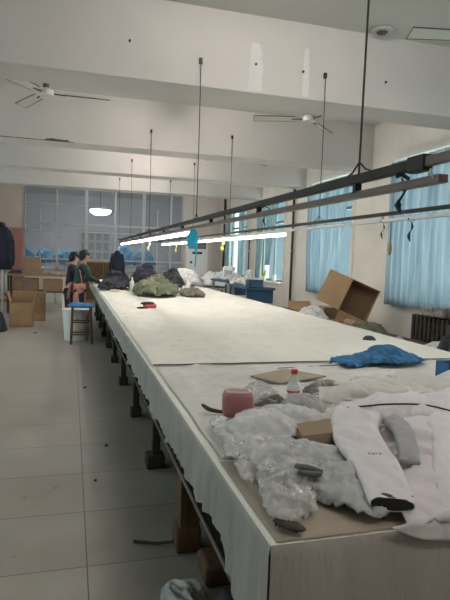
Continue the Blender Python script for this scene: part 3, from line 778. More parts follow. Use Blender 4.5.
draped('body', [(1.02, 1.80), (1.34, 1.86), (1.75, 1.92), (2.1, 1.75), (2.0, 1.3), (1.6, 1.085), (1.20, 1.078), (.84, 1.09), (.86, 1.22), (.97, 1.42), (1.04, 1.60)], JZ, .05, 51, M['jacket'], parent=t, shrink=-.10, cell=.02, thick=.004, pin=.8)
draped('yoke', [(.955, 1.80), (.985, 1.89), (1.09, 1.965), (1.34, 1.96), (1.75, 1.99), (2.1, 1.95), (2.1, 1.65), (1.6, 1.62), (1.30, 1.66), (1.12, 1.72), (1.03, 1.72)], JZ + .03, .07, 53, M['jacket'], parent=t, shrink=-.14, cell=.017, thick=.004, pin=.7)
pa, b = sleeve([(1.06, 1.80, JZ + .060), (.965, 1.66, JZ + .064), (.895, 1.50, JZ + .060), (.85, 1.34, JZ + .058), (.80, 1.20, JZ + .052), (.765, 1.115, JZ + .046)], .092, .053, .42, 4)
s1 = b.done('sleeve', M['jacket'], t, True)
_d = (pa[-1] - pa[-3]).normalized()
B().tube([pa[-1] - _d * .03, pa[-1] - _d * .003], [.050, .051], 26, .32).done('cuff_lining', M['black'], s1)
# small printed mark on the sleeve
b = B()
top_z = max(v.co.z for v in s1.data.vertices if abs(v.co.x - .842) < .02 and abs(v.co.y - 1.33) < .03)
for i in range(4):
    for q in range(2):
        b.box((.842 + i * .0105 - .016, 1.325 - i * .001 + q * .007, top_z + .001), (.0045 if (i + q) % 2 else .0020, .0042 if i % 2 else .0026, .0014))
b.done('sleeve_print', M['black'], s1)
B().box((.818, 1.135, JZ + .050), (.024, .030, .022), bev=.004).done('black_cuff_tab', M['black'], s1)
pa, b = sleeve([(1.46, 1.78, JZ + .050), (1.34, 1.56, JZ + .058), (1.20, 1.36, JZ + .052), (1.08, 1.20, JZ + .040), (1.01, 1.10, JZ + .025)], .125, .10, .26, 14)
b.done('sleeve', M['jacket'], t, True)
def _hang(u, v):
    x = .80 + 1.3 * u; d = v * (.012 + .42 * min(u, .22) + .02 * noise.noise(Vector((u * 9, 0, 0))))
    over = min(1, v * 3)
    return Vector((x - .06 * v, 1.14 - .065 * over - .012 * max(0, noise.noise(Vector((u * 16, v, 3)))) * v, JZ + .034 - .01 * over - d))
B().grid(_hang, 90, 12).done('front_hem', M['jacket'], t, True, solid=.004)
pa, b = sleeve([(1.12, 1.66, JZ + .070), (1.07, 1.52, JZ + .072), (.985, 1.36, JZ + .045)], .04, .030, .45, 17, 24, 20, .3)
b.ring_loft([[v.co.copy() for v in list(b.bm.verts)[-20:]], [v.co.copy() * .98 + (pa[-1] - Vector((.01, .03, .0))) * .02 for v in list(b.bm.verts)[-20:]]])
b.done('inner_lining', mat('lilac_grey_lining', (.40, .39, .42), .6, bump=.3), t, True)
B().tube(path_smooth([(.98, 1.80, JZ + .085), (1.05, 1.745, JZ + .106), (1.15, 1.735, JZ + .112), (1.30, 1.71, JZ + .108), (1.42, 1.62, JZ + .085)], 20), .0035, 6).done('piping', M['black'], t, True)

# ------------------------------------------------------------------ far table things
ZL = TZ + .014
def bundle(pts, h, seed, m, label, name='jacket', cat='garment', s=5.5, group=None, z=None, amp=.6):
    return draped(name, pts, (ZL + .004) if z is None else z, h, seed, m, label, cat, group, shrink=-.3, s=s, thick=.008, loft=.85, amp=.4, drop=.05, pin=.75, cell=None)
GA = .72
G = 'dark jackets piled on the far table'
bundle([(.50, 9.9), (.60, 10.3), (.95, 10.3), (1.06, 10.0), (.95, 9.45), (.50, 9.35)], .19, 61, M['charcoal'], 'charcoal jacket on the table in front of the two workers', 'dark_jacket', group=G)
bundle([(.60, 10.6), (.75, 11.3), (1.05, 11.3), (1.12, 10.7), (.9, 10.45)], .27, 62, M['navy'], 'navy jacket in the pile, just right of the charcoal one', 'dark_jacket', group=G)
bundle([(1.18, 10.1), (1.22, 11.2), (1.60, 11.3), (1.66, 10.4), (1.45, 9.95)], .40, 63, M['navy'], 'tallest navy jacket heap in the middle of the far table', 'dark_jacket', group=G)
bundle([(1.75, 10.3), (1.80, 11.2), (2.05, 11.4), (2.2, 10.9), (1.98, 10.3)], .32, 64, M['charcoal'], 'charcoal jacket at the right end of the dark pile', 'dark_jacket', group=G)
bundle([(.95, 8.6), (1.15, 9.2), (1.5, 9.3), (1.65, 8.6), (1.45, 7.95), (1.1, 7.9)], .22, 65, M['olive'], 'olive green garment heaped before the dark jackets', 'olive_garment', s=7)
bundle([(1.68, 8.5), (1.78, 8.75), (2.0, 8.55), (2.02, 8.2), (1.85, 7.95), (1.70, 8.05)], .12, 66, mat('khaki_fabric', (.22, .21, .17), .85, var=.4, vscale=8), 'flat khaki grey garment right of the olive one', 'khaki_garment', s=4)
bundle([(2.3, 11.5), (2.25, 12.6), (2.68, 12.7), (2.68, 11.2), (2.5, 11.0)], .30, 67, M['whitefab'], 'white fabric heap at the far right corner of the table', 'white_fabric', 'fabric', s=3)
# red and black item
t = thing('red_pouch', 'small red pouch with black top on the cream cloth', 'pouch', (.90, 6.35, ZL + .002), (0, 0, R(15)))
sm(B().box((0, 0, .03), (.15, .10, .06), bev=.02).done('body', mat('red_pouch', (.50, .08, .10), .6), t), 60)
sm(B().ell((-.03, 0, .065), (.09, .05, .022)).done('top', M['black'], t), 80)
B().ell((-.10, .02, .012), (.06, .03, .012)).done('strap', M['charcoal'], t, True)
def small_bottle(x, y, label, h=.26):
    t = thing('white_bottle', label, 'bottle', (x, y, ZL + .004), group='white bottles on the far table')
    sm(B().lathe([(.001, 0), (.035, 0), (.04, .01), (.04, h * .6), (.015, h * .8), (.012, h * .95), (.001, h * .95)], seg=16).done('body', M['white'], t), 50)
    B().cyl((0, 0, h * .94), (0, 0, h), .016, 10).done('cap', M['white'], t)
small_bottle(1.02, 9.45, 'white bottle standing at the left front of the dark pile', .24)
small_bottle(2.12, 9.95, 'white bottle standing at the right end of the dark pile', .20)
B_ = B().bx(.62, .80, 9.0, 9.16, ZL + .004, ZL + .04, .01)
solo(B_, 'yellow_pad', mat('pale_yellow_pad', (.70, .66, .42), .7), 'pale yellow pad near the left edge of the far table', 'pad')

# ------------------------------------------------------------------ stool
t = thing('wooden_stool', 'tall wooden stool with a blue cloth seat beside the table', 'stool', (.175, 9.2, 0))
b = heap([(-.20, -.17), (.0, -.19), (.20, -.17), (.22, 0), (.20, .17), (0, .19), (-.20, .17), (-.22, 0)], .622, .075, 71, 9, .5)
b.done('seat_cover', mat('blue_seat_cloth', (.04, .20, .46), .7, var=.45, vscale=10), t, True)
B().bx(-.17, .17, -.14, .14, .60, .635, .006).done('seat', M['wood'], t)
for i, (sx, sy) in enumerate(((-1, -1), (1, -1), (-1, 1), (1, 1))):
    B().tube([(sx * .165, sy * .15, 0), (sx * .145, sy * .125, .60)], [.020, .020], 8).done('leg', M['wood'], t)
b = B()
for sy in (-1, 1): b.cyl((-.165, sy * .14, .16), (.165, sy * .14, .16), .011, 8); b.cyl((-.15, sy * .125, .36), (.15, sy * .125, .36), .011, 8)
for sx in (-1, 1): b.cyl((sx * .16, -.13, .22), (sx * .16, .13, .22), .011, 8)
b.done('stretcher', M['wood'], t)
b = B(); b.tube([(.01, 9.02, .10), (.12, 9.0, .1), (.5, 9.0, .1)], .008, 6)
b.bm.free()
# white tub behind the stool
t = thing('white_tub', 'tall white plastic tub behind the blue-topped stool', 'tub', (.10, 9.62, 0))
b = B(); b.lathe([(.001, 0), (.20, 0), (.235, .50), (.25, .50), (.25, .53), (.225, .53), (.195, .02), (.001, .02)], seg=26)
sm(b.done('body', M['white'], t), 40)
B().lathe([(.227, .40), (.236, .40), (.237, .42), (.228, .42)], seg=26).done('rim_band', M['white'], t)

# ------------------------------------------------------------------ workers
def skin_mesh(name, verts, edges, m, parent, sub=2, root=0):
    me = bpy.data.meshes.new(name + '_cage')
    me.from_pydata([v[:3] for v in verts], edges, [])
    o = bpy.data.objects.new(name + '_cage', me); COL.objects.link(o)
    md = o.modifiers.new('skin', 'SKIN'); md.use_smooth_shade = True
    for i, v in enumerate(verts):
        sv = me.skin_vertices[0].data[i]
        r = v[3]; sv.radius = (r, v[4] if len(v) > 4 else r); sv.use_root = (i == root)
    ms = o.modifiers.new('sub', 'SUBSURF'); ms.levels = sub; ms.render_levels = sub
    dg = bpy.context.evaluated_depsgraph_get(); dg.update()
    me2 = bpy.data.meshes.new_from_object(o.evaluated_get(dg)); me2.name = name
    bpy.data.objects.remove(o); bpy.data.meshes.remove(me)
    me2.materials.clear(); me2.materials.append(m)
    for p in me2.polygons: p.use_smooth = True; p.material_index = 0
    r = bpy.data.objects.new(name, me2); COL.objects.link(r); r.parent = parent
    return r
def worker(loc, rz, label, top_m, trouser_m, apron_m, lean=.10, H=1.0):
    """faces local +Y, hands resting forward on the table"""
    t = thing('person', label, 'person', loc, (0, 0, rz))
    t.scale = (H, H, H)
    L = lean
    V = [(0, 0, .90, .115, .085), (0, .02, 1.05, .105, .075), (0, .5 * L, 1.20, .125, .085), (0, L, 1.32, .10, .07), (0, L + .015, 1.385, .042, .042), (0, L + .03, 1.43, .045, .05), (0, L + .05, 1.49, .072, .088), (0, L + .05, 1.555, .070, .085)]
    E = [(0, 1), (1, 2), (2, 3), (3, 4), (4, 5), (5, 6), (6, 7)]
    for s in (-1, 1):
        k = len(V)
        V += [(s * .155, L, 1.31, .045), (s * .205, L + .07, 1.12, .036), (s * .15, L + .30, 1.02, .028), (s * .12, L + .37, .995, .022), (s * .11, L + .42, .985, .030, .014)]
        E += [(3, k), (k, k + 1), (k + 1, k + 2), (k + 2, k + 3), (k + 3, k + 4)]
        h = k + 4
        for q in range(4):
            n = len(V); x0 = s * .11 + (q - 1.5) * .019
            ln = (.055, .068, .064, .05)[q]
            V += [(x0, L + .45, .985, .009), (x0, L + .45 + ln * .55, .980, .0085), (x0, L + .45 + ln, .968, .007)]
            E += [(h, n), (n, n + 1), (n + 1, n + 2)]
        n = len(V)
        V += [(s * .11 - s * .035, L + .42, .98, .010), (s * .11 - s * .05, L + .455, .972, .008)]
        E += [(k + 3, n), (n, n + 1)]
        k = len(V)
        V += [(s * .095, 0, .82, .088), (s * .10, .01, .48, .056), (s * .10, -.01, .28, .052), (s * .10, -.02, .09, .036), (s * .10, .03, .045, .04, .035), (s * .105, .13, .035, .036, .028)]
        E += [(0, k), (k, k + 1), (k + 1, k + 2), (k + 2, k + 3), (k + 3, k + 4), (k + 4, k + 5)]
    body = skin_mesh('body', V, E, M['skin'], t)
    # face: eyes, nose, mouth, ears
    c = (0, L + .05, 1.525)
    B().tube([(0, L + .135, 1.545), (0, L + .152, 1.515), (0, L + .140, 1.507)], [.006, .013, .009], 8).done('nose', M['skin'], body, True)
    b = B()
    for s in (-1, 1): b.ell((s * .028, L + .128, 1.540), (.011, .007, .006))
    b.done('eye', M['black'], body, True)
    B().ell((0, L + .133, 1.483), (.022, .007, .006)).done('mouth', mat('lips', (.35, .12, .10), .6), body, True)
    b = B()
    for s in (-1, 1): b.ell((s * .074, L + .045, 1.52), (.010, .018, .030))
    b.done('ear', M['skin'], body, True)
    # hair cap
    b = B(); b.ell((0, L + .028, 1.562), (.090, .104, .082), sub=3)
    b.ell((0, L - .03, 1.50), (.075, .06, .075), sub=3)
    for s in (-1, 1): b.ell((s * .062, L + .0, 1.515), (.026, .045, .055), sub=2)
    for v in b.bm.verts: v.co += Vector((0, 0, 1)) * .004 * noise.noise(v.co * 40) + Vector((0, -1, 0)) * .004 * noise.noise(v.co * 55)
    b.done('hair', M['hair'], t, True)
    # shirt
    V = [(0, -.0, .86, .135, .105), (0, .02, 1.05, .122, .092), (0, .5 * L, 1.20, .140, .100), (0, L, 1.325, .108, .080), (0, L + .012, 1.375, .055, .052)]
    E = [(0, 1), (1, 2), (2, 3), (3, 4)]
    for s in (-1, 1):
        k = len(V)
        V += [(s * .16, L, 1.31, .060), (s * .215, L + .06, 1.12, .052), (s * .16, L + .28, 1.025, .040)]
        E += [(3, k), (k, k + 1), (k + 1, k + 2)]
    skin_mesh('shirt', V, E, top_m, t)
    V = [(0, 0, .90, .128, .10)]; E = []
    for s in (-1, 1):
        k = len(V)
        V += [(s * .098, 0, .80, .105), (s * .105, .01, .48, .078), (s * .105, -.01, .26, .066), (s * .105, -.01, .09, .060)]
        E += [(0, k), (k, k + 1), (k + 1, k + 2), (k + 2, k + 3)]
    skin_mesh('trousers', V, E, trouser_m, t)
    b = B()
    for s in (-1, 1):
        b.ell((s * .105, .04, .042), (.048, .125, .040)); b.bx(s * .105 - .04, s * .105 + .04, -.07, .15, 0, .02)
    b.done('shoe', M['black'], t, True)
    if apron_m:
        def f(u, v):
            a = R(-145 + 290 * u); z = .50 + .50 * v
            rr = 1.17 + .10 * (1 - v) + .05 * sin(u * 22 + 2 * v) * (1 - v)
            return Vector((sin(a) * .142 * rr, cos(a) * .118 * rr + .0, z - .06 * cos(a) * (1 - v)))
        a = B().grid(f, 44, 12).done('apron', apron_m, t, True, solid=.008)
        B().tube(path_smooth([(.16, L * .5 - .02, 1.0), (.12, L - .09, 1.22), (-.02, L - .09, 1.33), (-.10, L + .02, 1.40)], 12), .014, 8, .7).done('apron_strap', apron_m, a, True)
        B().tube(path_smooth([(-.16, L * .5 - .02, 1.0), (-.12, L - .09, 1.20), (.02, L - .095, 1.33), (.10, L + .02, 1.40)], 12), .014, 8, .7).done('apron_strap', apron_m, a, True)
        B().ell((.02, -.155, .96), (.05, .022, .035)).tube([(.02, -.16, .95), (.05, -.185, .86), (.06, -.19, .74)], .012, 6).tube([(.01, -.16, .95), (-.03, -.185, .84), (-.02, -.19, .70)], .012, 6).done('apron_bow', apron_m, a, True)
    return t
green = mat('dark_green_knit', (.025, .06, .045), .85, var=.3, vscale=12, bump=.3)
plum = mat('dark_plum_jacket', (.045, .03, .05), .85, var=.4, vscale=10, bump=.3)
apr = mat('pink_red_apron', (.56, .25, .22), .8, var=.45, vscale=16)
apr2 = mat('dark_plum_apron', (.14, .06, .08), .8, var=.3, vscale=9)
dk = mat('black_trousers', (.018, .018, .024), .85, bump=.3)
worker((.12, 10.05, 0), R(-72), 'person in dark green jumper and pink apron working at the table', green, dk, apr, .09, .95)
worker((-.03, 10.75, 0), R(-80), 'person in dark plum clothes standing behind the worker in green', plum, dk, None, .07, .925)

# ------------------------------------------------------------------ left side clutter
def carton(label, loc, size, rz=0, m=None, open_=False, flaps=(35, 35, 60, 60), rot=None, group=None, name='cardboard_box', tape=True):
    m = m or M['card']; w, d, h = size; t_ = .008
    t = thing(name, label, 'box', loc, rot or (0, 0, rz), group)
    b = B()
    if open_:
        b.bx(-w / 2, w / 2, -d / 2, d / 2, 0, t_)
        b.bx(-w / 2, w / 2, -d / 2, -d / 2 + t_, 0, h); b.bx(-w / 2, w / 2, d / 2 - t_, d / 2, 0, h)
        b.bx(-w / 2, -w / 2 + t_, -d / 2, d / 2, 0, h); b.bx(w / 2 - t_, w / 2, -d / 2, d / 2, 0, h)
    else: b.bx(-w / 2, w / 2, -d / 2, d / 2, 0, h, .004)
    body = b.done('body', m, t)
    if open_:
        # flaps: front, back, left, right; angle from vertical outwards
        fl = d / 2
        for i, a in enumerate(flaps):
            if a is None: continue
            a = R(a)
            if i < 2:
                s = -1 if i == 0 else 1
                f = lambda u, v: Vector(((u - .5) * w * .98, s * (d / 2 + sin(a) * fl * v), h + cos(a) * fl * v))
            else:
                s = -1 if i == 2 else 1; fw = d / 2
                f = lambda u, v: Vector((s * (w / 2 + sin(a) * fw * v), (u - .5) * d * .98, h + cos(a) * fw * v))
            B().grid(f, 1, 1).done('flap', m, t, solid=.006)
    else:
        if tape: B().bx(-w / 2 - .001, w / 2 + .001, -.025, .025, h * .8, h + .0015).done('tape', mat('brown_tape', (.33, .22, .12), .3), t)
    return t
carton('open tan cardboard box on the floor below the hanging coat', (-.93, 11.42, 0), (.42, .42, .48), 0, open_=True, flaps=(178, 8, 14, 10))
t = thing('low_bench', 'long low wooden packing bench below the back window', 'bench', (-.78, 14.1, 0))
B().bx(-.72, .66, -.35, .35, .90, .94, .005).done('benchtop', M['carddark'], t)
B().bx(-.70, .64, -.33, .33, .50, .53, .004).done('shelf', M['darkwood'], t)
for sx in (-.66, .60):
    for sy in (-.3, .3): B().bx(sx - .025, sx + .025, sy - .025, sy + .025, 0, .90).done('leg', M['white'] if sx > 0 else M['darkwood'], t)
carton('brown carton stacked on the bench against the window, topmost at left', (-.92, 14.2, 1.09), (.38, .3, .26), 0, M['carddark'])
carton('flat brown carton under the topmost carton on the bench', (-.90, 14.2, .941), (.44, .34, .148), 0, M['carddark'])
carton('long brown carton on the bench shelf at right', (-.42, 13.95, .531), (.46, .40, .28), 0, M['carddark'])
carton('brown carton on the bench shelf at left', (-1.05, 13.98, .531), (.56, .36, .30), 0, mat('cardboard_dull', (.24, .15, .095), .85, var=.2, vscale=5))
carton('tan carton standing on the floor behind the open box', (-.80, 12.35, 0), (.55, .3, .62), 0, M['carddark'])
b = heap([(-.75, 13.85), (-.6, 14.3), (-.25, 14.3), (-.16, 13.9), (-.4, 13.78)], .941, .10, 81, 5, .8, rag=.2)
solo(b, 'paper_scraps', mat('paper_brown_mix', (.40, .34, .28), .8, col2=(.10, .08, .07), vscale=9), 'loose scraps and papers lying on the packing bench', 'scraps', smooth=True)
b = heap([(-1.45, 13.85), (-1.4, 14.3), (-1.16, 14.3), (-1.14, 13.85)], .941, .12, 82, 5, .8, rag=.1)
solo(b, 'dark_rag', M['charcoal'], 'dark rag at the left end of the packing bench', 'cloth', smooth=True)
for i, (x, w) in enumerate(((-.62, .34), (-.28, .30))):
    carton(['left white foam box on the floor under the back window', 'right white foam box on the floor under the back window'][i], (x, 16.5, 0), (w, .35, .46), 0, mat('white_foam', (.58, .56, .53), .8), tape=False, group='white foam boxes', name='foam_box')
# pink wardrobe panel and curtain
t = thing('pink_cabinet', 'tall pink cabinet against the back wall at the left', 'cabinet', (-1.82, 17.2, 0))
B().bx(-.45, .43, -.25, .25, 0, 2.15, .005).done('body', M['pinkcurtain'], t)
B().bx(-.44, .15, -.262, -.25, .05, 2.12).done('door', M['lightpink'], t)
B().bx(.17, .42, -.262, -.25, .05, 2.12).done('door', M['pinkcurtain'], t)
# coat stand with coat and trousers
t = thing('clothes_stand', 'metal clothes stand at the left edge holding a navy coat', 'clothes stand', (-1.5, 11.3, 0))
B().cyl((-.5, 0, 1.98), (.22, 0, 1.98), .012, 8).done('bar', M['alu'], t)
B().cyl((-.49, 0, 0.02), (-.49, 0, 1.98), .014, 8).done('post', M['alu'], t)
B().cyl((.215, .03, 0.02), (.215, .03, 1.98), .014, 8).done('post', M['alu'], t)
B().bx(-.52, -.46, -.25, .25, 0, .03).bx(.19, .24, -.22, .28, 0, .03).done('foot', M['alu'], t)
t = thing('navy_coat', 'navy coat hanging at the left edge of the photo', 'coat', (-1.32, 11.3, 1.12))
b = B(); b.tube([(0, 0, 0), (0, 0, .25), (0, 0, .55), (0, 0, .74), (0, 0, .82), (0, 0, .86)], [.20, .19, .17, .16, .12, .05], 24, .45, .14, 5)
b.done('body', M['navy'], t, True)
for s in (-1, 1):
    B().tube([(s * .13, 0, .76), (s * .19, -.02, .55), (s * .215, -.03, .25), (s * .21, -.04, .08)], [.06, .065, .058, .05], 14, .8, .15, 8 + s).done('sleeve', M['navy'], t, True)
B().ell((0, 0, .87), (.09, .07, .05)).done('hood', M['navy'], t, True)
B().tube([(0, 0, .85), (0, 0, .875), (.02, 0, .9), (.0, 0, .885)], .004, 6).done('hanger_hook', M['alu'], t)
t = thing('khaki_trousers', 'pale khaki trousers hanging below the navy coat', 'trousers', (-1.34, 11.38, .60))
B().bx(-.12, .12, -.03, .03, .50, .56, .01).done('waistband', mat('khaki_pale', (.42, .40, .35), .85, bump=.3), t)
for s in (-1, 1): B().tube([(s * .065, 0, .52), (s * .08, 0, .25), (s * .085, 0, 0)], [.062, .058, .055], 12, .5, .1, s).done('trouser_leg', MATS['khaki_pale'], t, True)
b = heap([(-1.62, 10.6), (-1.6, 11.02), (-1.2, 11.02), (-1.15, 10.65), (-1.28, 10.45)], 0, .52, 85, 4, .5, edge=.4)
solo(b, 'dark_sack', M['navy'], 'dark bulging sack on the floor at the left edge', 'sack', smooth=True)
# cabinets and things at the back
t = thing('wood_cabinet', 'low brown wooden cabinet under the back window behind the workers', 'cabinet', (.95, 17.15, 0))
B().bx(-.52, .55, -.25, .25, 0, 1.24, .006).done('body', M['carddark'], t)
for s in (-1, 1):
    d = B().bx(.01 if s > 0 else -.49, .52 if s > 0 else -.01, -.262, -.25, .08, 1.2).done('door', M['wood'], t)
    B().cyl((s * .05, -.285, .8), (s * .05, -.262, .8), .012, 8).done('knob', M['alu'], d)
t = thing('navy_coat', 'navy coat hung on a chair back beyond the far end of the table', 'coat', (1.15, 14.3, .6))
b = B(); b.tube([(0, 0, .15), (0, 0, .5), (0, 0, .85), (0, 0, .98)], [.14, .15, .12, .05], 18, .5, .2, 9); b.done('body', M['navy'], t, True)
for s in (-1, 1): B().tube([(s * .10, 0, .9), (s * .16, 0, .6), (s * .15, -.02, .3)], [.05, .05, .04], 12, .8, .1, 3 + s).done('sleeve', M['navy'], t, True)
t = thing('high_chair', 'dark chair carrying the far navy coat', 'chair', (1.15, 14.4, 0))
B().bx(-.2, .2, -.2, .2, .55, .6, .01).done('seat', M['darkwood'], t)
B().bx(-.16, .16, .12, .16, .7, 1.35, .01).done('backrest', M['darkwood'], t)
for sx in (-.17, .17):
    for sy in (-.17, .17): B().bx(sx - .02, sx + .02, sy - .02, sy + .02, 0, .56 if sy < 0 else .72).done('leg', M['darkwood'], t)
# floor standing air conditioner
t = thing('air_conditioner', 'white floor-standing air conditioner at the back by the glass', 'air conditioner', (3.50, 15.4, 0), (0, 0, R(-6)))
sm(B().bx(-.30, .30, -.19, .19, 0, 2.08, .02).done('body', M['white'], t), 40)
g = B().bx(-.25, .25, -.196, -.188, 1.72, 1.97).done('outlet_grille', M['bladedark'], t)
b = B()
for k in range(6): b.box((0, -.2, 1.75 + k * .04), (.46, .008, .012))
b.done('louvre', M['frame'], g)
B().bx(-.14, .14, -.196, -.188, 1.57, 1.63).done('display_panel', M['black'], t)
B().cyl((-.17, -.20, 1.33), (-.17, -.188, 1.33), .035, 14).done('badge', M['black'], t)
b = B()
for k in range(9): b.box((0, -.192, .2 + k * .05), (.46, .006, .012))
b.done('intake_grille', M['frame'], t)
# dark pipes on the right wall and one at beam end
def pipe(x, y, z0, z1, label, r=.028):
    t = thing('wall_pipe', label, 'pipe', (x, y, z0), group='dark vertical pipes along the right wall')
    B().cyl((0, 0, 0), (0, 0, z1 - z0), r, 10).done('pipe', M['wire'], t, True)
    b = B()
    for z in (.6, 1.7): b.bx(-r - .006, .06, -.02, .02, z - .015, z + .015)
    b.done('clamp', M['frame'], t)
pipe(WX - .06, 11.25, 0, 3.5, 'dark vertical pipe on the right wall between the second and third windows')
pipe(WX - .06, 16.9, 0, 3.6, 'dark vertical pipe in the far right corner beside the last window', .035)
pipe(WX - .06, 14.3, .0, 2.3, 'short dark pipe on the wall between the two farthest windows', .02)

# ------------------------------------------------------------------ right-hand side behind the table
def workbench(label, x0, x1, y0, y1, z, m, legm):
    t = thing('workbench', label, 'workbench', ((x0 + x1) / 2, (y0 + y1) / 2, 0))
    w, d = (x1 - x0) / 2, (y1 - y0) / 2
    B().bx(-w, w, -d, d, z - .04, z, .006).done('benchtop', m, t)
    for sx in (-1, 1):
        for sy in (-1, 1): B().bx(sx * (w - .06) - .025, sx * (w - .06) + .025, sy * (d - .08) - .025, sy * (d - .08) + .025, 0, z - .04).done('leg', legm, t)
    B().bx(-w + .05, w - .05, -.02, .02, .2, .24).done('stretcher', legm, t)
    return t
workbench('low brown bench between the table and the right wall holding boxes', 3.05, 4.4, 4.3, 8.3, .50, M['wood'], M['darkwood'])
bl = mat('blue_bench_cover', (.03, .085, .16), .6, var=.25, vscale=5)
bench1 = workbench('dark blue topped sewing bench right of the table', 3.0, 3.55, 9.1, 10.2, .98, bl, M['alu'])
bench2 = workbench('second blue topped sewing bench farther along the right wall', 3.15, 3.7, 10.9, 12.3, 1.0, bl, M['alu'])
B_ = B().bx(-.26, .26, -.02, 0, .55, .94)
for wb, ww in ((bench1, .25), (bench2, .25)):
    B().bx(-ww, ww, -.50, -.485, .70, .935).done('modesty_panel', bl, wb)
def sewing(label, loc, rz):
    t = thing('sewing_machine', label, 'sewing machine', loc, (0, 0, rz), 'sewing machines on the blue benches')
    B().bx(-.24, .24, -.09, .09, 0, .04, .008).done('bed', M['greyfab'], t)
    B().bx(.13, .22, -.06, .06, .04, .28, .012).done('column', M['whitefab'], t)
    B().bx(-.22, .20, -.05, .05, .21, .30, .015).done('arm', M['whitefab'], t)
    B().cyl((-.19, 0, .05), (-.19, 0, .22), .012, 8).done('needle_bar', M['alu'], t)
    B().cyl((.22, 0, .24), (.26, 0, .24), .06, 16).done('handwheel', M['black'], t, True)
    return t
B_.bm.free()
sm_ = sewing('grey sewing machine on the nearer blue bench', (3.25, 9.75, .981), R(70))
copy_tree(sm_, (3.4, 11.6, 1.001), (0, 0, R(100)), 'grey sewing machine on the farther blue bench')
t = thing('blue_crate', 'dark blue crate standing on the front of the nearer blue bench', 'crate', (3.2, 9.27, .981))
b = B(); b.bx(-.13, .13, -.1, .1, 0, .01); b.bx(-.13, .13, -.1, -.09, 0, .13); b.bx(-.13, .13, .09, .1, 0, .13); b.bx(-.13, -.12, -.1, .1, 0, .13); b.bx(.12, .13, -.1, .1, 0, .13); b.done('body', bl, t)
B().bx(-.14, .14, -.11, .11, .12, .135, .004).done('rim', bl, t)
bundle([(3.0, 10.0), (3.05, 10.25), (3.3, 10.3), (3.4, 9.98), (3.2, 9.93)], .12, 90, M['whitefab'], 'white cloth scrap on the nearer blue bench', 'white_cloth', 'cloth', s=6, z=.981)
bundle([(3.2, 11.0), (3.25, 11.3), (3.5, 11.35), (3.6, 11.05), (3.4, 10.95)], .16, 91, mat('pinkish_white_cloth', (.60, .52, .50), .8), 'pinkish white cloth on the farther blue bench', 'pale_cloth', 'cloth', s=6, z=1.001)
bundle([(3.3, 12.9), (3.3, 13.8), (3.9, 13.8), (3.9, 12.9)], .45, 92, M['whitefab'], 'large white fabric pile behind the far blue bench', 'fabric_pile', 'fabric', s=3, z=.75)
workbench('plain far bench carrying the large white fabric pile', 3.2, 4.0, 12.7, 14.0, .749, M['alu'], M['alu'])
# black round fan on the pillar
t = thing('wall_fan', 'round black fan mounted on the right wall near the far windows', 'fan', (WX - .25, 14.3, 2.05), (0, 0, R(-55)))
sm(B().lathe([(.001, -.03), (.10, -.03), (.15, 0), (.10, .05), (.001, .06)], seg=22).done('cage', M['black'], t), 30)
B().cyl((0, 0, 0), (.1, .18, 0), .015, 8).done('arm', M['black'], t)
t.children[0].rotation_euler = (R(90), 0, 0)
# plants on the sill
t = thing('potted_plant', 'small yellow-green potted plant on the third window sill', 'plant', (WX - .02, 13.1, .952))
sm(B().lathe([(.001, 0), (.05, 0), (.065, .10), (.055, .10), (.001, .09)], seg=16).done('pot', M['white'], t), 40)
b = B()
for k in range(26):
    a = k * 2.4; r = .05 + .05 * random.random(); h = .14 + .12 * random.random()
    b.tube([(0, 0, .09), (r * .5 * cos(a), r * .5 * sin(a), h), (r * cos(a) * 1.3, r * sin(a) * 1.3, h + .02)], [.004, .018, .002], 5, .3)
b.done('leaves', mat('yellow_green_leaf', (.30, .36, .06), .6), t, True)
t = thing('white_jar', 'small white jar on the third window sill beside the plant', 'jar', (WX - .02, 12.4, .952))
sm(B().lathe([(.001, 0), (.05, 0), (.055, .02), (.055, .14), (.04, .16), (.001, .16)], seg=16).done('body', M['white'], t), 40)
B().cyl((0, 0, .16), (0, 0, .19), .042, 14).done('lid', M['frame'], t)

# boxes between the table and the wall
BZ0 = .501
t = thing('cardboard_box', 'large open cardboard box tipped on its side by the right wall', 'box', (4.07, 7.05, .93))
_z = Vector((-.34, -.88, .16)).normalized()                       # the mouth looks towards the table's near end
_x = Vector((1, 0, 0)); _x = (_x - _z * _x.dot(_z)).normalized(); _y = _z.cross(_x)
_q = R(-27)
_mx = Matrix((_x * cos(_q) + _y * sin(_q), -_x * sin(_q) + _y * cos(_q), _z)).transposed()
t.rotation_euler = _mx.to_euler()
W2, D2, H2 = .215, .25, .36
b = B(); b.bx(-W2, W2, -D2, D2, -H2, -H2 + .008); b.bx(-W2, W2, -D2, -D2 + .008, -H2, 0); b.bx(-W2, W2, D2 - .008, D2, -H2, 0); b.bx(-W2, -W2 + .008, -D2, D2, -H2, 0); b.bx(W2 - .008, W2, -D2, D2, -H2, 0)
b.done('body', M['carddark'], t)
B().grid(lambda u, v: Vector((-W2 - .36 * u, (v - .5) * 2 * D2, -.03 * u)), 1, 1).done('flap', M['card'], t, solid=.006)
B().grid(lambda u, v: Vector((W2 + .03 * u, (v - .5) * 2 * D2, -.24 * u)), 1, 1).done('flap', M['carddark'], t, solid=.006)
B().grid(lambda u, v: Vector(((u - .5) * 2 * W2, -D2 - .16 * v, .13 * v)), 1, 1).done('flap', M['carddark'], t, solid=.006)
B().grid(lambda u, v: Vector(((u - .5) * 2 * W2, D2 + .03 * v, -.20 * v)), 1, 1).done('flap', M['carddark'], t, solid=.006)
bpy.context.view_layer.update()
_lo = min((_mx @ v.co).z for c in t.children for v in c.data.vertices)
t.location.z = .505 - _lo
carton('brown carton lying behind the large tipped box', (4.12, 7.95, BZ0), (.40, .36, .26), R(-12), M['carddark'])
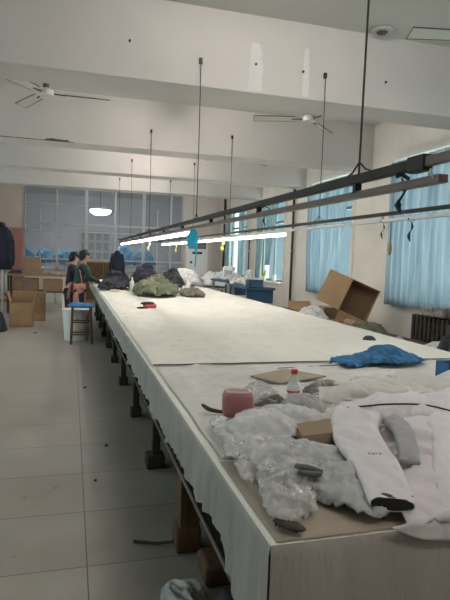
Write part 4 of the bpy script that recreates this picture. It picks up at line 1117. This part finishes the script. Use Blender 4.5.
carton('open brown carton in front of the large tipped box', (3.42, 6.45, BZ0), (.30, .24, .12), R(8), M['carddark'], open_=True, flaps=(110, 40, 60, 30))
carton('small brown carton left of the large tipped box', (3.60, 7.9, BZ0), (.42, .30, .20), R(5), M['card'], open_=True, flaps=(100, 30, 70, 100))
bundle([(3.25, 7.15), (3.3, 7.55), (3.6, 7.55), (3.62, 7.2), (3.42, 7.1)], .36, 95, M['whitefab'], 'white crumpled cloth beside the brown cartons', 'white_cloth', 'cloth', s=6, z=BZ0)
bundle([(3.25, 5.6), (3.25, 6.15), (3.55, 6.25), (3.75, 5.9), (3.65, 5.55)], .25, 96, mat('olive_plastic', (.17, .17, .11), .5, var=.5, vscale=8), 'olive plastic sack between the cartons and radiator', 'olive_sack', 'sack', s=5, z=BZ0)
carton('open olive-brown carton with dark inside left of the radiator', (3.56, 5.30, BZ0), (.28, .24, .13), R(15), mat('olive_cardboard', (.13, .11, .075), .8), open_=True, flaps=(150, 75, 80, None))
bundle([(3.46, 5.24), (3.48, 5.36), (3.62, 5.38), (3.64, 5.26)], .13, 97, M['greyfab'], 'pale grey cloth inside the olive-brown carton', 'grey_cloth', 'cloth', s=9, z=BZ0 + .01)
# radiator
t = thing('radiator', 'dark cast-iron radiator standing against the right wall', 'radiator', (WX - .12, 5.93, 0))
for k in range(14):
    y = .62 - k * .09
    b = B(); b.bx(-.05, .05, y - .027, y + .027, .12, .80, .018); b.done('fin', M['iron'], t)
B().cyl((0, -.6, .18), (0, .66, .18), .022, 10).cyl((0, -.6, .70), (0, .66, .70), .022, 10).done('header_pipe', M['iron'], t, True)
b = B(); b.bx(-.04, .04, .5, .54, 0, .14); b.bx(-.04, .04, -.54, -.5, 0, .14); b.done('foot', M['iron'], t)
bundle([(4.57, 5.85), (4.57, 6.25), (4.76, 6.25), (4.76, 5.85)], .09, 98, mat('brown_grey_rag', (.30, .26, .22), .85, var=.3, vscale=9), 'brownish rag lying on top of the radiator', 'rag', 'cloth', s=7, z=.802)
bundle([(3.45, 4.40), (3.50, 4.80), (3.80, 4.95), (3.95, 4.5), (3.7, 4.35)], .16, 99, M['whitefab'], 'white papers and cloth in front of the radiator', 'white_scraps', 'scraps', s=8, z=BZ0)
carton('small tan box lying among white scraps by the radiator', (3.30, 4.50, BZ0 + .001), (.14, .10, .13), R(20), M['card'], tape=False)
bundle([(3.2, 3.5), (3.15, 4.1), (3.4, 4.25), (3.7, 4.1), (3.7, 3.5)], .50, 100, M['black'], 'black garment bulk at the right edge beside the radiator', 'black_garment', 'garment', s=4, z=.45)
b = B().bx(3.15, 3.75, 3.4, 4.25, 0, .449, .01)
solo(b, 'storage_chest', M['darkwood'], 'dark chest under the black garment right of the table', 'chest')
b = heap([(2.30, 3.84), (2.31, 3.92), (2.38, 3.94), (2.40, 3.86), (2.35, 3.82)], ZL + .003, .04, 101, 14, .5)
solo(b, 'dark_lump', M['charcoal'], 'small dark lump of cloth near the right table edge', 'cloth', smooth=True)

# ------------------------------------------------------------------ curtains
def curtain(y0, y1, z0, z1, label, m, gather=None, x=WX - .075, seed=0, swag=0., top=None):
    def f(u, v):
        z = z0 + (z1 - z0) * v
        ya, yb = y0, y1
        if gather:                       # narrows towards the bottom
            g = (1 - v) ** .8
            ya = y0 + (gather[0] - y0) * g; yb = y1 + (gather[1] - y1) * g
        y = ya + (yb - ya) * u
        z += swag * (1 - v) * sin(u * pi) + (1 - v) * .03 * noise.noise(Vector((u * 4, seed, 0)))
        dx = .022 * sin(u * (y1 - y0) * 42 + 2.5 * noise.noise(Vector((u * 3, v * 1.2, seed)))) + .03 * noise.noise(Vector((u * 5, v * 2, seed + 3)))
        return Vector((x - .03 + dx, y, z))
    return solo(B().grid(f, 90, 24), 'curtain', m, label, 'curtain', 'curtains at the right-hand windows', smooth=True)
curtain(5.3, 7.42, .86, 3.02, 'wide pale blue curtain over the nearest right window', M['curtain'], None, seed=1)
curtain(8.68, 10.42, .86, 2.98, 'blue curtain over the second window beside the big box', M['curtain'], (8.95, 10.30), seed=2)
curtain(12.0, 12.95, 1.35, 2.95, 'grey-green curtain gathered to a point at the third window', M['greencurtain'], (12.55, 12.85), seed=3)
curtain(12.95, 13.6, 1.0, 2.95, 'grey-green curtain at the far side of the third window', M['greencurtain'], (13.25, 13.55), seed=4)
curtain(14.7, 15.2, .95, 2.95, 'dull curtain pulled to the near side of the farthest window', M['greencurtain'], None, seed=5)
curtain(16.0, 16.5, .95, 2.95, 'dull curtain pulled to the far side of the farthest window', M['greencurtain'], None, seed=6)

# ------------------------------------------------------------------ floor things
t = heap([(.40, 2.27), (.48, 2.32), (.60, 2.22), (.52, 2.02), (.38, 2.03)], 0, .10, 110, 8, .6, rag=.1)
solo(t, 'plastic_sheet', M['bagfilm'], 'crumpled whitish plastic sheet on the floor by the near table corner', 'plastic sheet', smooth=True)
b = B(); b.tube([(.33, 2.72, .010), (.44, 2.66, .018), (.56, 2.60, .05)], .008, 8)
solo(b, 'stick', M['darkwood'], 'thin dark stick on the floor against the near wooden post', 'stick')
b = B().bx(.60, .80, 2.25, 2.44, .0, .10, .02)
solo(b, 'wood_block', M['wood'], 'rough wooden block on the floor under the near end of table', 'wood block')
b = B(); b.ell((0, 0, .05), (.09, .12, .05), sub=3)
for v in b.bm.verts: v.co += Vector((.70, 2.05, 0))
solo(b, 'dark_bag', M['black'], 'dark bundle on the floor under the near end of table', 'bundle', smooth=True)
b = heap([(.60, 2.84), (.61, 2.89), (.64, 2.89), (.65, 2.84)], 0.0, .05, 112, 20, .6)
solo(b, 'plastic_scrap', M['white'], 'small white plastic scrap on the floor between table posts', 'scrap', smooth=True)
for i, (x, y, r) in enumerate(((.16, 6.1, .03), (.17, 3.55, .015), (.28, 4.2, .02), (-.62, 10.4, .05))):
    b = heap([(x - r * .7, y), (x, y + r * 1.5), (x + r * .7, y + r * .7), (x + r * .4, y - r * .7)], 0.0, .009, 120 + i, 30, .5, nth=24, nr=6)
    solo(b, 'dirt_scrap', M['charcoal'], ['dark scrap on the floor left of the table middle', 'tiny dark crumb on the nearest floor seam', 'dark fleck on the floor beside the table posts', 'dark scrap on the floor before the open tan box'][i], 'scrap', 'dark scraps on the floor', smooth=True)

# ------------------------------------------------------------------ behind the glass
t = thing('storage_rack', 'long rack behind the glass piled with blue wrapped bundles', 'rack', (.2, 18.5, 0))
B().bx(-2.2, 3.2, -.35, .35, 1.05, 1.1).done('shelf', M['beyond'], t)
B().bx(-2.2, 3.2, -.35, .35, .4, .44).done('shelf', M['beyond'], t)
for x in (-2.15, -.4, 1.4, 3.15):
    B().bx(x - .02, x + .02, -.33, -.29, 0, 1.05).done('post', M['frame'], t)
words = ['leftmost', 'second', 'third', 'fourth', 'fifth', 'sixth']
for i, (x, w, h) in enumerate(((-1.4, .46, .42), (-.82, .5, .36), (-.20, .5, .34), (.32, .36, .26), (1.72, .5, .52), (2.4, .54, .45))):
    bundle([(x - w / 2, 18.25), (x - w / 2, 18.75), (x + w / 2, 18.75), (x + w / 2, 18.25)], h + .12, 130 + i, M['tarp'], '%s of the blue plastic-wrapped bundles behind the back glass' % words[i], 'wrapped_bundle', 'bundle', s=3.5, z=1.101, group='blue bundles behind the back window')
t = thing('document_board', 'pale board with pinned papers seen through the back glass', 'board', (1.0, 22.459, 1.1))
B().bx(-.75, .55, 0, .04, 0, 1.3, .004).done('panel', mat('pale_board', (.5, .5, .48), .7), t)
b = B()
for i in range(4):
    for j in range(3): b.bx(-.62 + i * .29, -.42 + i * .29, -.006, 0, .12 + j * .4, .42 + j * .4)
b.done('paper', mat('printed_paper', (.26, .27, .29), .7), t)

settle()
# ------------------------------------------------------------------ camera
cam = bpy.data.cameras.new('camera'); co = bpy.data.objects.new('camera', cam); COL.objects.link(co)
cam.sensor_fit = 'VERTICAL'; cam.sensor_height = 36; cam.lens = 36 * 540 / 600
cam.clip_start = .05; cam.clip_end = 200
yaw, pitch, roll = R(15.992), R(-4.505), R(1.966)
f = Vector((sin(yaw) * cos(pitch), cos(yaw) * cos(pitch), sin(pitch)))
r = Vector((cos(yaw), -sin(yaw), 0)); u = r.cross(f)
r2 = r * cos(roll) + u * sin(roll); u2 = -r * sin(roll) + u * cos(roll)
mw = Matrix((r2, u2, -f)).transposed().to_4x4(); mw.translation = Vector((0, 0, 1.5))
co.matrix_world = mw
SC.camera = co

# ------------------------------------------------------------------ daylight
w = bpy.data.worlds.new('world'); SC.world = w; w.use_nodes = True
nt = w.node_tree; bg = nt.nodes['Background']
bg.inputs['Color'].default_value = (.86, .95, 1, 1); bg.inputs['Strength'].default_value = .27
def daylight(loc, rot, sx, sy, power, name):
    l = bpy.data.lights.new(name, 'AREA'); l.shape = 'RECTANGLE'; l.size = sx; l.size_y = sy; l.energy = power; l.color = (1, .94, .88)
    o = bpy.data.objects.new(name, l); COL.objects.link(o); o.location = loc; o.rotation_euler = rot
for ya, yb, za, zb in RW: daylight((WX + .4, (ya + yb) / 2, (za + zb) / 2), (0, R(90), 0), zb - za, yb - ya, 36, 'window_daylight')
for ya, yb, za, zb in LW: daylight((LX - .4, (ya + yb) / 2, (za + zb) / 2), (0, R(-90), 0), zb - za, yb - ya, 26, 'window_daylight')  # light for the added left-hand windows
SC.view_settings.view_transform = 'Standard'; SC.view_settings.look = 'None'
SC.view_settings.exposure = 1.15; SC.view_settings.gamma = 1; SC.view_settings.use_curve_mapping = False
